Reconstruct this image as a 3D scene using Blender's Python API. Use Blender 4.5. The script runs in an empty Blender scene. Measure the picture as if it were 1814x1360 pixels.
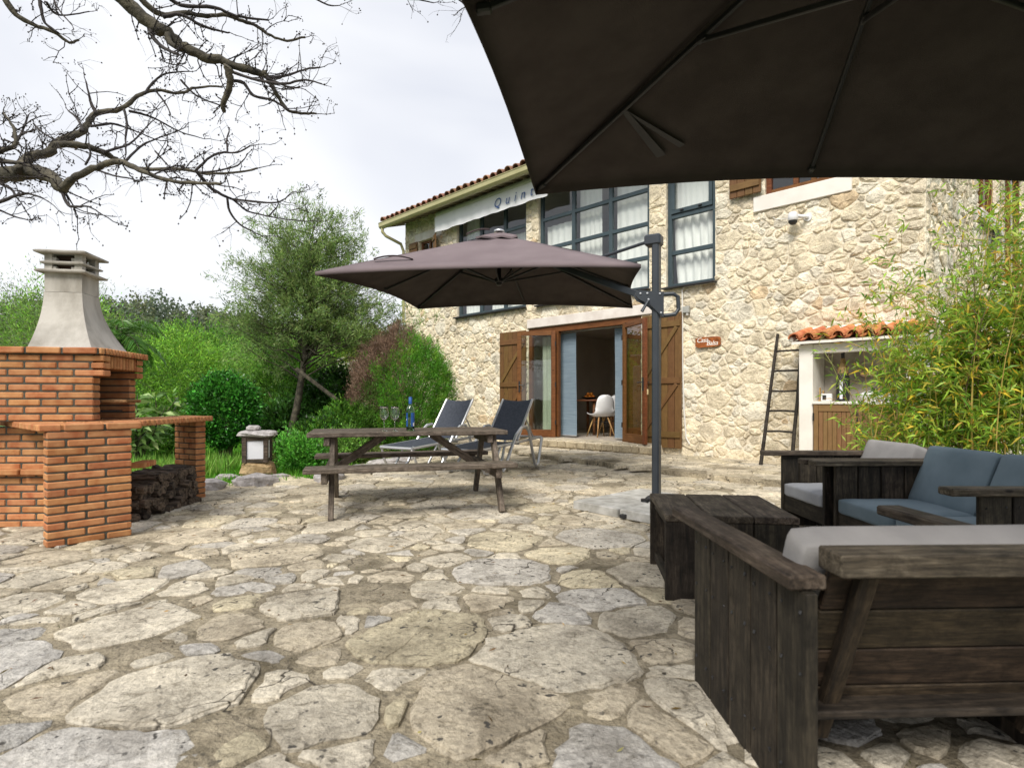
import bpy, math, random
import numpy as np
from mathutils import Vector, Matrix, noise as mnoise

# ------------------------------------------------------------------ camera, sky, sun, exposure
SC = bpy.context.scene
H = 1.0                                   # eye height
F = 1000.0                                # focal length in photograph pixels (1814 wide)
HZ = 707.0                                # horizon row
cam = bpy.data.cameras.new('camera'); cam.lens = 36.0*F/1814; cam.sensor_width = 36.0
cam.shift_y = (HZ-680)/1814.0; cam.clip_end = 3000; cam.clip_start = 0.05
cam.dof.use_dof = True; cam.dof.focus_distance = 6.5; cam.dof.aperture_fstop = 4.0
co = bpy.data.objects.new('camera', cam); SC.collection.objects.link(co)
co.location = (0, 0, H); co.rotation_euler = (math.radians(90), 0, 0); SC.camera = co

SUN_EL, SUN_ROT = 48, 204
w = bpy.data.worlds.new('World'); SC.world = w; w.use_nodes = True
nt = w.node_tree; nt.nodes.clear()
out = nt.nodes.new('ShaderNodeOutputWorld'); bg = nt.nodes.new('ShaderNodeBackground'); bg.inputs['Strength'].default_value = 0.105
sky = nt.nodes.new('ShaderNodeTexSky'); sky.sky_type = 'NISHITA'; sky.sun_disc = False
sky.sun_elevation = math.radians(SUN_EL); sky.sun_rotation = math.radians(SUN_ROT)
tc = nt.nodes.new('ShaderNodeTexCoord'); mp = nt.nodes.new('ShaderNodeMapping'); mp.inputs['Scale'].default_value = (1.2, 1.2, 2.6)
mp.inputs['Location'].default_value = (.35, .2, 0)
n1 = nt.nodes.new('ShaderNodeTexNoise'); n1.inputs['Scale'].default_value = 1.3; n1.inputs['Detail'].default_value = 4; n1.inputs['Roughness'].default_value = .42; n1.inputs['Distortion'].default_value = .4
cr = nt.nodes.new('ShaderNodeValToRGB'); cr.color_ramp.elements[0].position = .36; cr.color_ramp.elements[0].color = (6.0/9, 6.3/9, 7.2/9, 1)
cr.color_ramp.elements[1].position = .60; cr.color_ramp.elements[1].color = (8.9/9, 9.0/9, 9.25/9, 1)
sc_ = nt.nodes.new('ShaderNodeVectorMath'); sc_.operation = 'SCALE'; sc_.inputs['Scale'].default_value = 9.0*0.85
mx = nt.nodes.new('ShaderNodeMix'); mx.data_type = 'RGBA'; mx.inputs['Factor'].default_value = .93
L = nt.links.new
L(tc.outputs['Generated'], mp.inputs['Vector']); L(mp.outputs['Vector'], n1.inputs['Vector']); L(n1.outputs['Fac'], cr.inputs['Fac'])
L(cr.outputs['Color'], sc_.inputs[0]); L(sky.outputs['Color'], mx.inputs[6]); L(sc_.outputs['Vector'], mx.inputs[7])
L(mx.outputs[2], bg.inputs['Color']); L(bg.outputs['Background'], out.inputs['Surface'])
sun = bpy.data.lights.new('sun', 'SUN'); sun.energy = 3.3; sun.angle = math.radians(26); sun.color = (1, .95, .87)
so = bpy.data.objects.new('sun', sun); SC.collection.objects.link(so)
_d = Vector((math.sin(math.radians(SUN_ROT))*math.cos(math.radians(SUN_EL)), math.cos(math.radians(SUN_ROT))*math.cos(math.radians(SUN_EL)), math.sin(math.radians(SUN_EL))))
so.rotation_euler = _d.to_track_quat('Z', 'Y').to_euler(); so.location = (0, 0, 20)
SC.view_settings.view_transform = 'Standard'; SC.view_settings.look = 'None'; SC.view_settings.gamma = 1; SC.view_settings.exposure = .42
SC.view_settings.use_curve_mapping = False
SC.cycles.max_bounces = 8; SC.cycles.transparent_max_bounces = 16; SC.cycles.use_denoising = True
SC.cycles.diffuse_bounces = 4; SC.cycles.glossy_bounces = 4; SC.cycles.sample_clamp_indirect = 6

rng = random.Random(7); nr = np.random.default_rng(7)
R = math.radians

def px(x, y, Z):                          # world point seen at photograph pixel (x, y) at distance Z
    return Vector(((x-907)/F*Z, Z, H+(HZ-y)/F*Z))
def gpx(x, y, z=0.0):                     # ground point (height z) seen at pixel
    Z = (H-z)*F/(y-HZ); return Vector(((x-907)/F*Z, Z, z))

# ------------------------------------------------------------------ scene-tree helpers
def link(o, parent=None):
    SC.collection.objects.link(o)
    if parent is not None: o.parent = parent
    return o
def tag(o, label=None, cat=None, group=None, kind=None):
    if label: o['label'] = label
    if cat: o['category'] = cat
    if group: o['group'] = group
    if kind: o['kind'] = kind
    return o
def root(name, loc, rz=0.0, label=None, cat=None, group=None):
    o = bpy.data.objects.new(name, None); link(o); o.location = loc; o.rotation_euler = (0, 0, rz)
    o.empty_display_size = .2
    return tag(o, label, cat, group)
def copy_tree(o, parent=None):
    c = o.copy(); link(c)
    c.parent = parent
    for ch in list(o.children): copy_tree(ch, c)
    return c
def inst(name, mesh, parent, loc=(0, 0, 0), rot=(0, 0, 0), scale=(1, 1, 1)):
    o = bpy.data.objects.new(name, mesh); link(o, parent); o.location = loc; o.rotation_euler = rot; o.scale = scale
    return o

class MB:
    def __init__(s): s.v = []; s.f = []
    def add(s, vs, fs):
        b = len(s.v); s.v += [tuple(p) for p in vs]; s.f += [tuple(b+i for i in f) for f in fs]
    def box(s, c, size, rz=0.0, M=None):
        lx, ly, lz = size[0]/2, size[1]/2, size[2]/2
        vs = [Vector((x, y, z)) for x in (-lx, lx) for y in (-ly, ly) for z in (-lz, lz)]
        if M is None: M = Matrix.Rotation(rz, 3, 'Z')
        c = Vector(c)
        s.add([c+M@p for p in vs], [(0,1,3,2),(4,6,7,5),(0,4,5,1),(2,3,7,6),(0,2,6,4),(1,5,7,3)])
    def bbox(s, c, size, b=.004, rz=0.0, M=None):
        vs, fs = bevbox(*size, b)
        if M is None: M = Matrix.Rotation(rz, 3, 'Z')
        c = Vector(c); s.add([c+M@Vector(p) for p in vs], fs)
    def beam(s, a, b, wd, th, up=(0, 0, 1), bev=.003):
        a, b = Vector(a), Vector(b); d = b-a; l = d.length; M = frame(d, up); 
        vs, fs = bevbox(l, wd, th, min(bev, wd*.3, th*.3)); c = (a+b)/2
        s.add([c+M@Vector(p) for p in vs], fs)
    def tube(s, pts, rad, n=8, caps=True):
        pts = [Vector(p) for p in pts]; k = len(pts)
        if not hasattr(rad, '__len__'): rad = [rad]*k
        t = (pts[1]-pts[0]).normalized(); ref = Vector((0, 0, 1)) if abs(t.z) < .9 else Vector((1, 0, 0))
        u = t.cross(ref).normalized(); vs = []
        for i, p in enumerate(pts):
            t = (pts[min(i+1, k-1)]-pts[max(i-1, 0)]).normalized()
            u = (u-t*u.dot(t)).normalized(); v = t.cross(u)
            for j in range(n):
                a = 2*math.pi*j/n; vs.append(p+(u*math.cos(a)+v*math.sin(a))*rad[i])
        fs = [(i*n+j, i*n+(j+1) % n, (i+1)*n+(j+1) % n, (i+1)*n+j) for i in range(k-1) for j in range(n)]
        if caps: fs += [tuple(range(n-1, -1, -1)), tuple((k-1)*n+j for j in range(n))]
        s.add(vs, fs)
    def lathe(s, prof, c=(0, 0, 0), n=20):
        c = Vector(c); vs = [c+Vector((r*math.cos(2*math.pi*j/n), r*math.sin(2*math.pi*j/n), z)) for r, z in prof for j in range(n)]
        s.add(vs, [(i*n+j, i*n+(j+1) % n, (i+1)*n+(j+1) % n, (i+1)*n+j) for i in range(len(prof)-1) for j in range(n)])
    def prism(s, poly, z0, z1):
        n = len(poly); vs = [(p[0], p[1], z0) for p in poly]+[(p[0], p[1], z1) for p in poly]
        s.add(vs, [tuple(range(n-1, -1, -1)), tuple(range(n, 2*n))]+[(i, (i+1) % n, n+(i+1) % n, n+i) for i in range(n)])
    def mesh(s, name, mat=None, smooth=False):
        m = bpy.data.meshes.new(name); m.from_pydata(s.v, [], s.f)
        if mat: m.materials.append(mat)
        if smooth: m.polygons.foreach_set('use_smooth', [True]*len(m.polygons))
        m.update(); return m
    def build(s, name, mat, parent=None, smooth=False, loc=(0, 0, 0), rot=(0, 0, 0)):
        return inst(name, s.mesh(name, mat, smooth), parent, loc, rot)

def frame(d, up=(0, 0, 1)):               # matrix whose X axis is d, Z near up
    x = Vector(d).normalized(); up = Vector(up)
    if abs(x.dot(up.normalized())) > .98: up = Vector((0, 1, 0))
    y = up.cross(x).normalized(); z = x.cross(y)
    return Matrix((x, y, z)).transposed()
def bevbox(lx, ly, lz, b=.004):
    h = (lx/2, ly/2, lz/2); vs = []; idx = {}
    for sx in (-1, 1):
        for sy in (-1, 1):
            for sz in (-1, 1):
                sg = (sx, sy, sz)
                for ax in range(3):
                    idx[sg, ax] = len(vs)
                    vs.append(tuple(sg[k]*(h[k] if k == ax else h[k]-b) for k in range(3)))
    fs = []
    def q(l, out_):
        p = [Vector(vs[i]) for i in l]; nrm = (p[1]-p[0]).cross(p[2]-p[0])
        fs.append(tuple(l) if nrm.dot(Vector(out_)) > 0 else tuple(reversed(l)))
    for ax in range(3):
        a1, a2 = [k for k in range(3) if k != ax]
        for sgn in (-1, 1):
            l = []
            for s1, s2 in ((-1, -1), (1, -1), (1, 1), (-1, 1)):
                g = [0, 0, 0]; g[ax] = sgn; g[a1] = s1; g[a2] = s2; l.append(idx[tuple(g), ax])
            o = [0, 0, 0]; o[ax] = sgn; q(l, o)
        for s1 in (-1, 1):
            for s2 in (-1, 1):
                g0 = [0]*3; g1 = [0]*3; g0[ax] = -1; g1[ax] = 1
                for g in (g0, g1): g[a1] = s1; g[a2] = s2
                g0, g1 = tuple(g0), tuple(g1); o = [0]*3; o[a1] = s1; o[a2] = s2
                q([idx[g0, a1], idx[g1, a1], idx[g1, a2], idx[g0, a2]], o)
    for sx in (-1, 1):
        for sy in (-1, 1):
            for sz in (-1, 1):
                g = (sx, sy, sz); q([idx[g, 0], idx[g, 1], idx[g, 2]], g)
    return vs, fs

# a plank is its own object with X along its length so that the grain runs that way
def plank(name, parent, a, b, wd, th, mat, up=(0, 0, 1), bev=.004, label=None):
    a, b = Vector(a), Vector(b); l = (b-a).length; vs, fs = bevbox(l, wd, th, min(bev, wd*.3, th*.3))
    if l > .3:                            # slight warp so that edges are not ruler straight
        pass
    m = bpy.data.meshes.new(name); m.from_pydata(vs, [], fs); m.materials.append(mat)
    o = inst(name, m, parent, (a+b)/2, frame(b-a, up).to_euler())
    if label: o['label'] = label
    return o

# ------------------------------------------------------------------ materials
def node_mat(name):
    m = bpy.data.materials.new(name); m.use_nodes = True; nt = m.node_tree
    return m, nt, nt.nodes['Principled BSDF']
def ramp(nt, fac, stops):
    r = nt.nodes.new('ShaderNodeValToRGB'); e = r.color_ramp.elements
    while len(e) < len(stops): e.new(.5)
    for el, (p, c) in zip(e, stops): el.position = p; el.color = (*c, 1)
    nt.links.new(fac, r.inputs['Fac']); return r.outputs['Color']
def tnoise(nt, vec, scale, detail=4, rough=.55, dist=0):
    n = nt.nodes.new('ShaderNodeTexNoise'); n.inputs['Scale'].default_value = scale; n.inputs['Detail'].default_value = detail
    n.inputs['Roughness'].default_value = rough; n.inputs['Distortion'].default_value = dist; nt.links.new(vec, n.inputs['Vector']); return n.outputs['Fac']
def coords(nt, stretch=(1, 1, 1), which='Object', rand=True):
    t = nt.nodes.new('ShaderNodeTexCoord'); m = nt.nodes.new('ShaderNodeMapping'); m.inputs['Scale'].default_value = stretch
    nt.links.new(t.outputs[which], m.inputs['Vector']); oi = nt.nodes.new('ShaderNodeObjectInfo')
    if rand:
        mu = nt.nodes.new('ShaderNodeMath'); mu.operation = 'MULTIPLY'; mu.inputs[1].default_value = 37.0; nt.links.new(oi.outputs['Random'], mu.inputs[0])
        nt.links.new(mu.outputs[0], m.inputs['Location'])
    return m.outputs['Vector'], oi.outputs['Random']
def mixc(nt, fac, a, b, mode='MIX'):
    m = nt.nodes.new('ShaderNodeMix'); m.data_type = 'RGBA'; m.blend_type = mode
    if isinstance(fac, (int, float)): m.inputs['Factor'].default_value = fac
    else: nt.links.new(fac, m.inputs['Factor'])
    for k, c in ((6, a), (7, b)):
        if isinstance(c, tuple): m.inputs[k].default_value = (*c, 1)
        else: nt.links.new(c, m.inputs[k])
    return m.outputs[2]
def val_jitter(nt, col, rnd, amt, hue=0.0):
    h = nt.nodes.new('ShaderNodeHueSaturation'); mr = nt.nodes.new('ShaderNodeMapRange'); mr.inputs['To Min'].default_value = 1-amt; mr.inputs['To Max'].default_value = 1+amt
    nt.links.new(rnd, mr.inputs['Value']); nt.links.new(mr.outputs[0], h.inputs['Value']); nt.links.new(col, h.inputs['Color'])
    if hue:
        m2 = nt.nodes.new('ShaderNodeMath'); m2.operation = 'FRACT'; m3 = nt.nodes.new('ShaderNodeMath'); m3.operation = 'MULTIPLY'; m3.inputs[1].default_value = 7.31
        nt.links.new(rnd, m3.inputs[0]); nt.links.new(m3.outputs[0], m2.inputs[0])
        m4 = nt.nodes.new('ShaderNodeMapRange'); m4.inputs['To Min'].default_value = .5-hue; m4.inputs['To Max'].default_value = .5+hue
        nt.links.new(m2.outputs[0], m4.inputs['Value']); nt.links.new(m4.outputs[0], h.inputs['Hue'])
    return h.outputs['Color']
def bump(nt, bsdf, hgt, strength, dist=.01):
    b = nt.nodes.new('ShaderNodeBump'); b.inputs['Strength'].default_value = strength; b.inputs['Distance'].default_value = dist
    nt.links.new(hgt, b.inputs['Height']); nt.links.new(b.outputs['Normal'], bsdf.inputs['Normal'])
def thresh(nt, fac, lo, hi):
    m = nt.nodes.new('ShaderNodeMapRange'); m.inputs['From Min'].default_value = lo; m.inputs['From Max'].default_value = hi; nt.links.new(fac, m.inputs['Value']); return m.outputs[0]

def generic(name, c1, c2, scale=8, rough=.6, bmp=.2, bscale=40, stretch=(1, 1, 1), jit=0.0, hue=0.0, metal=0.0, spec=.5, detail=5, bd=.01, lo=.35, hi=.65):
    m, nt, b = node_mat(name); v, r = coords(nt, stretch)
    col = ramp(nt, tnoise(nt, v, scale, detail), [(lo, c1), (hi, c2)])
    if jit: col = val_jitter(nt, col, r, jit, hue)
    nt.links.new(col, b.inputs['Base Color']); b.inputs['Roughness'].default_value = rough; b.inputs['Metallic'].default_value = metal
    b.inputs['Specular IOR Level'].default_value = spec
    if bmp: bump(nt, b, tnoise(nt, v, bscale, 4), bmp, bd)
    return m
def wood(name, dark, mid, light, jit=.2, rough=.75, grime=.5, gs=1.0, bmp=.5, stain=1.0):
    m, nt, b = node_mat(name); v, r = coords(nt, (2.6*gs, 26*gs, 26*gs))
    v2, _ = coords(nt, (1, 1, 1))
    g = tnoise(nt, v, 1.6, 6, .65, .6); col = ramp(nt, g, [(.3, dark), (.5, mid), (.7, light)])
    st = tnoise(nt, v2, 4.5, 5, .6, .3); col = mixc(nt, thresh(nt, st, .42, .72), col, mixc(nt, grime, col, dark))
    s3 = tnoise(nt, v2, 11, 7, .75, .4); col = mixc(nt, stain, col, ramp(nt, s3, [(.36, (.45, .43, .40)), (.55, (1, 1, 1)), (.7, (1.18, 1.15, 1.1))]), 'MULTIPLY')
    kn = nt.nodes.new('ShaderNodeTexVoronoi'); kn.inputs['Scale'].default_value = 3.2; kn.feature = 'F1'
    mpk = nt.nodes.new('ShaderNodeMapping'); mpk.inputs['Scale'].default_value = (1, 2.2, 2.2); nt.links.new(v2, mpk.inputs['Vector']); nt.links.new(mpk.outputs[0], kn.inputs['Vector'])
    kf = thresh(nt, kn.outputs['Distance'], .085, .05); col = mixc(nt, kf, col, tuple(x*.35 for x in dark))
    if jit: col = val_jitter(nt, col, r, jit, .012)
    nt.links.new(col, b.inputs['Base Color']); b.inputs['Roughness'].default_value = rough; b.inputs['Specular IOR Level'].default_value = .3
    fg = coords(nt, (11*gs, 110*gs, 110*gs))[0]; f2 = tnoise(nt, fg, 1.5, 3, .7); col = mixc(nt, stain, col, ramp(nt, f2, [(.32, (.55, .55, .55)), (.6, (1.15, 1.15, 1.15))]), 'MULTIPLY'); nt.links.new(col, b.inputs['Base Color'])
    bump(nt, b, f2, bmp, .003); return m
def stone(name, rough=.9, spot=.5, bmp=.7, bdist=.006, d0=.52, crack=False, pits=1.0, dirt=(.10, .085, .06), nsc=1.0, tint=None, dirt_amt=.6):
    m, nt, b = node_mat(name); at = nt.nodes.new('ShaderNodeAttribute'); at.attribute_name = 'Col'
    ge = nt.nodes.new('ShaderNodeNewGeometry'); v = ge.outputs['Position']
    c = at.outputs['Color']
    a = tnoise(nt, v, 3.2*nsc, 6, .6, .5); c = mixc(nt, 1.0, c, ramp(nt, a, [(.28, (.55, .53, .50)), (.5, (.95, .94, .92)), (.75, (1.22, 1.20, 1.14))]), 'MULTIPLY')
    f = tnoise(nt, v, 55*nsc, 4, .7); c = mixc(nt, 1.0, c, ramp(nt, f, [(.3, (.72, .72, .72)), (.62, (1.12, 1.12, 1.12))]), 'MULTIPLY')
    d = tnoise(nt, v, 1.7*nsc, 7, .72, .3); c = mixc(nt, thresh(nt, d, d0, d0+.22), c, mixc(nt, dirt_amt, c, dirt))
    if pits:
        pt_ = tnoise(nt, v, 17*nsc, 9, .82, .6); c = mixc(nt, pits, c, ramp(nt, pt_, [(.36, (.42, .40, .36)), (.47, (.90, .89, .87)), (.62, (1.12, 1.11, 1.09))]), 'MULTIPLY')
    if spot:
        s1 = tnoise(nt, v, 30*nsc, 2, .5); s2 = tnoise(nt, v, 4.0*nsc, 3, .6)
        mu = nt.nodes.new('ShaderNodeMath'); mu.operation = 'MULTIPLY'; nt.links.new(thresh(nt, s1, .63, .68), mu.inputs[0]); nt.links.new(thresh(nt, s2, .45, .58), mu.inputs[1])
        m2 = nt.nodes.new('ShaderNodeMath'); m2.operation = 'MULTIPLY'; m2.inputs[1].default_value = spot; nt.links.new(mu.outputs[0], m2.inputs[0])
        c = mixc(nt, m2.outputs[0], c, (.045, .042, .038))
    nt.links.new(c, b.inputs['Base Color']); b.inputs['Roughness'].default_value = rough; b.inputs['Specular IOR Level'].default_value = .25
    if crack:
        vo = nt.nodes.new('ShaderNodeTexVoronoi'); vo.feature = 'DISTANCE_TO_EDGE'; vo.inputs['Scale'].default_value = 2.6*nsc
        vm = nt.nodes.new('ShaderNodeVectorMath'); vm.operation = 'ADD'; nv = nt.nodes.new('ShaderNodeTexNoise'); nv.inputs['Scale'].default_value = 4; nv.inputs['Detail'].default_value = 5; nt.links.new(v, nv.inputs['Vector'])
        vs_ = nt.nodes.new('ShaderNodeVectorMath'); vs_.operation = 'SCALE'; vs_.inputs['Scale'].default_value = .35; nt.links.new(nv.outputs['Color'], vs_.inputs[0]); nt.links.new(v, vm.inputs[0]); nt.links.new(vs_.outputs[0], vm.inputs[1]); nt.links.new(vm.outputs[0], vo.inputs['Vector'])
        cm = nt.nodes.new('ShaderNodeMath'); cm.operation = 'MULTIPLY'; nt.links.new(thresh(nt, vo.outputs['Distance'], .016, .004), cm.inputs[0]); nt.links.new(thresh(nt, tnoise(nt, v, 1.9, 3), .50, .60), cm.inputs[1])
        c = mixc(nt, cm.outputs[0], c, (.05, .042, .032)); nt.links.new(c, b.inputs['Base Color'])
    ad = nt.nodes.new('ShaderNodeMath'); ad.operation = 'ADD'; big = tnoise(nt, v, 14*nsc, 6, .65)
    mm = nt.nodes.new('ShaderNodeMath'); mm.operation = 'MULTIPLY'; mm.inputs[1].default_value = 3.0; nt.links.new(big, mm.inputs[0])
    nt.links.new(mm.outputs[0], ad.inputs[0]); nt.links.new(f, ad.inputs[1]); bump(nt, b, ad.outputs[0], bmp, bdist); return m
def leafmat(name, rough=.45, trans=.4):
    m = bpy.data.materials.new(name); m.use_nodes = True; nt = m.node_tree; b = nt.nodes['Principled BSDF']; o = nt.nodes['Material Output']
    at = nt.nodes.new('ShaderNodeAttribute'); at.attribute_name = 'Col'; nt.links.new(at.outputs['Color'], b.inputs['Base Color'])
    b.inputs['Roughness'].default_value = rough; b.inputs['Specular IOR Level'].default_value = .35
    t = nt.nodes.new('ShaderNodeBsdfTranslucent'); hs = nt.nodes.new('ShaderNodeHueSaturation'); hs.inputs['Value'].default_value = 1.5; hs.inputs['Hue'].default_value = .485
    nt.links.new(at.outputs['Color'], hs.inputs['Color']); nt.links.new(hs.outputs[0], t.inputs['Color'])
    mx = nt.nodes.new('ShaderNodeMixShader'); mx.inputs['Fac'].default_value = trans
    nt.links.new(b.outputs[0], mx.inputs[1]); nt.links.new(t.outputs[0], mx.inputs[2]); nt.links.new(mx.outputs[0], o.inputs['Surface']); return m
def glass_pane(name, tint=(.92, .95, .93), ior=1.5, refl=.85):
    m = bpy.data.materials.new(name); m.use_nodes = True; nt = m.node_tree; nt.nodes.remove(nt.nodes['Principled BSDF']); o = nt.nodes['Material Output']
    fr = nt.nodes.new('ShaderNodeLayerWeight'); fr.inputs['Blend'].default_value = .5; pw = nt.nodes.new('ShaderNodeMath'); pw.operation = 'POWER'; pw.inputs[1].default_value = 3.6; t = nt.nodes.new('ShaderNodeBsdfTransparent'); t.inputs['Color'].default_value = (*tint, 1)
    g = nt.nodes.new('ShaderNodeBsdfGlossy'); g.inputs['Roughness'].default_value = .01; mx = nt.nodes.new('ShaderNodeMixShader')
    mu = nt.nodes.new('ShaderNodeMath'); mu.operation = 'MULTIPLY_ADD'; mu.inputs[1].default_value = refl; mu.inputs[2].default_value = .11; mu.use_clamp = True
    v, r = coords(nt); b = nt.nodes.new('ShaderNodeBump'); b.inputs['Strength'].default_value = .03; b.inputs['Distance'].default_value = .02; nt.links.new(tnoise(nt, v, 1.6, 1), b.inputs['Height']); nt.links.new(b.outputs[0], g.inputs['Normal'])
    nt.links.new(fr.outputs['Facing'], pw.inputs[0]); nt.links.new(pw.outputs[0], mu.inputs[0]); nt.links.new(mu.outputs[0], mx.inputs['Fac']); nt.links.new(t.outputs[0], mx.inputs[1]); nt.links.new(g.outputs[0], mx.inputs[2]); nt.links.new(mx.outputs[0], o.inputs['Surface']); return m
def real_glass(name, col=(1, 1, 1)):
    m, nt, b = node_mat(name); b.inputs['Base Color'].default_value = (*col, 1); b.inputs['Transmission Weight'].default_value = 1; b.inputs['Roughness'].default_value = .02; b.inputs['IOR'].default_value = 1.45; return m

WD_DARK = wood('weathered_dark_wood', (.010, .008, .006), (.036, .028, .019), (.078, .062, .043), jit=.35)
WD_TOP = wood('weathered_grey_wood', (.028, .022, .016), (.095, .073, .052), (.19, .155, .115), jit=.2)
WD_PIC = wood('picnic_wood', (.060, .048, .036), (.15, .12, .092), (.23, .19, .15), jit=.12, grime=.3)
WD_IN = wood('brown_inner_wood', (.014, .010, .007), (.046, .031, .018), (.095, .066, .040), jit=.25)
WD_SHUT = wood('shutter_paint', (.125, .064, .021), (.155, .083, .029), (.18, .098, .036), jit=.07, rough=.55, grime=.15, bmp=.15, stain=.3)
WD_DOOR = wood('door_varnish', (.10, .036, .011), (.16, .060, .019), (.21, .088, .030), jit=.08, rough=.4, grime=.2, bmp=.15, stain=.35)
WD_CAB = wood('cabinet_paint', (.185, .105, .042), (.225, .13, .055), (.25, .15, .066), jit=.04, rough=.5, grime=.1, bmp=.1, stain=.2)
WD_RUST = wood('rustic_stick', (.012, .010, .008), (.035, .028, .022), (.075, .06, .048), jit=.2)
BRICK = generic('brick_clay', (.36, .125, .046), (.56, .285, .125), scale=9, rough=.8, bmp=.35, bscale=90, jit=.13, hue=.006, bd=.004, spec=.3, lo=.32, hi=.70)
BRICK_IN = generic('smoked_brick', (.10, .040, .018), (.26, .11, .045), scale=7, rough=.9, bmp=.3, jit=.25)
SOOT = generic('sooty_brick', (.03, .02, .015), (.10, .05, .03), scale=9, rough=.9, jit=.3)
MORT = generic('grey_mortar', (.055, .055, .042), (.105, .10, .078), scale=14, rough=.95, bmp=.5, bscale=80)
CONC = generic('pale_concrete', (.27, .245, .205), (.50, .47, .42), scale=6, stretch=(1, 1, .35), rough=.92, bmp=.5, bscale=60, detail=10, lo=.28, hi=.6)
SLAB = generic('slab_concrete', (.30, .29, .26), (.50, .49, .46), scale=9, rough=.92, bmp=.5, bscale=110, detail=8, jit=.06)
MSLAB = generic('mossy_slab_edge', (.07, .07, .035), (.22, .20, .14), scale=12, rough=.95, bmp=.5, bscale=90)
TERR = stone('flagstone', crack=True, spot=.95, bmp=1.0, bdist=.008, d0=.50)
TMORT = stone('terrace_mortar', crack=True, spot=.5, bmp=1.0, bdist=.012, d0=.44, dirt=(.085, .070, .042), dirt_amt=.8)
WSTONE = stone('rubble_limestone', pits=.45, spot=.0, bmp=1.0, bdist=.012, d0=.62, dirt=(.44, .32, .17), nsc=1.6, dirt_amt=.28)
WMORT = generic('wall_mortar', (.68, .60, .455), (.80, .72, .58), scale=3.5, rough=.95, bmp=1.0, bscale=22, detail=8, bd=.03)
WHITE = generic('white_paint', (.70, .66, .60), (.80, .77, .71), scale=3, rough=.8, bmp=.1, bscale=60)
LINTEL = generic('lintel_stone', (.60, .54, .49), (.72, .67, .62), scale=5, rough=.85, bmp=.2, bscale=60)
TILE = generic('terracotta_tile', (.42, .13, .045), (.66, .27, .11), scale=7, rough=.8, bmp=.4, bscale=50, jit=.15, hue=.01)
TILE_OLD = generic('weathered_roof_tile', (.16, .075, .045), (.38, .19, .12), scale=7, rough=.9, bmp=.4, bscale=50, jit=.25, hue=.015)
GUTTER = generic('gutter_paint', (.36, .335, .17), (.43, .40, .215), scale=3, rough=.45, bmp=0, spec=.4)
AWN = generic('awning_cloth', (.80, .80, .82), (.87, .87, .88), scale=5, rough=.85, bmp=.1, bscale=30)
AWNBOX = generic('awning_box_paint', (.62, .64, .58), (.70, .71, .65), scale=5, rough=.5, bmp=0)
WINF = generic('window_frame_paint', (.028, .047, .056), (.040, .064, .075), scale=4, rough=.45, bmp=0, spec=.5)
PANE = glass_pane('window_glass'); DPANE = glass_pane('door_glass', (.80, .85, .78), 1.6)
CLEAR = real_glass('clear_glass'); BOTTLE = real_glass('bottle_glass', (.55, .78, .58))
CURT = generic('white_curtain', (.84, .83, .81), (.90, .89, .87), scale=3, rough=.9, bmp=.1, bscale=200)
BLUEC = generic('blue_linen', (.13, .18, .225), (.20, .26, .31), scale=6, stretch=(.6, 1, 16), rough=.9, bmp=.4, bscale=30)
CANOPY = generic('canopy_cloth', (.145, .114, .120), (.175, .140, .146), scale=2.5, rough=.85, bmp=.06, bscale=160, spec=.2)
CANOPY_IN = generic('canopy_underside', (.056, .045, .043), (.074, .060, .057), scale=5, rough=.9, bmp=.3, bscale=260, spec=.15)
CSTAIN = generic('stained_canopy_cloth', (.20, .17, .15), (.13, .11, .11), scale=22, rough=.9, bmp=.1)
AGREY = generic('anthracite_metal', (.030, .036, .044), (.040, .047, .056), scale=4, rough=.42, bmp=.04, metal=.2)
BLACKM = generic('black_metal', (.012, .012, .013), (.022, .022, .024), scale=5, rough=.5, bmp=.05)
SILVER = generic('silver_metal', (.50, .51, .53), (.62, .63, .65), scale=6, rough=.35, bmp=.03, metal=.7)
MESHC = generic('lounger_mesh', (.030, .037, .052), (.050, .058, .078), scale=30, rough=.8, bmp=.3, bscale=300)
CUSH_G = generic('grey_cushion', (.24, .23, .225), (.32, .305, .295), scale=4, rough=.95, bmp=.25, bscale=160, bd=.004)
CUSH_W = generic('pale_cushion', (.29, .295, .31), (.38, .385, .40), scale=4, rough=.95, bmp=.25, bscale=160, bd=.004)
CUSH_B = generic('blue_cushion', (.115, .160, .188), (.16, .21, .24), scale=4, rough=.95, bmp=.25, bscale=160, bd=.004)
BARK = generic('bark', (.055, .045, .032), (.19, .16, .115), scale=9, stretch=(1, 1, .35), rough=.95, bmp=.9, bscale=26, bd=.02)
BARKG = generic('mossy_bark', (.030, .026, .019), (.115, .10, .068), scale=16, rough=.95, bmp=.9, bscale=45, bd=.012)
TWIG = generic('twig_bark', (.016, .013, .013), (.045, .036, .033), scale=20, rough=.9, bmp=.3)
BERRY = generic('dry_berry', (.03, .022, .022), (.07, .05, .035), scale=20, rough=.6, bmp=.1)
LOGM = generic('firewood_bark', (.030, .022, .016), (.17, .125, .09), scale=14, stretch=(.6, 3, 3), rough=.95, bmp=1, bscale=30, jit=.5, bd=.015)
LEAF = leafmat('leaf'); GLOSSY = leafmat('glossy_leaf', .3, .25); GRASSM = leafmat('grass_blade', .6, .45)
LAWN = generic('lawn_ground', (.035, .095, .012), (.075, .17, .025), scale=2.0, rough=.95, bmp=.6, bscale=40)
SOIL = generic('far_ground', (.03, .055, .015), (.07, .10, .03), scale=.3, rough=1, bmp=0)
PLASTER = generic('room_plaster', (.66, .58, .49), (.74, .66, .57), scale=2, rough=.9, bmp=.05)
DARKROOM = generic('dark_room', (.42, .40, .36), (.50, .48, .44), scale=2, rough=.95, bmp=0)
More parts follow.
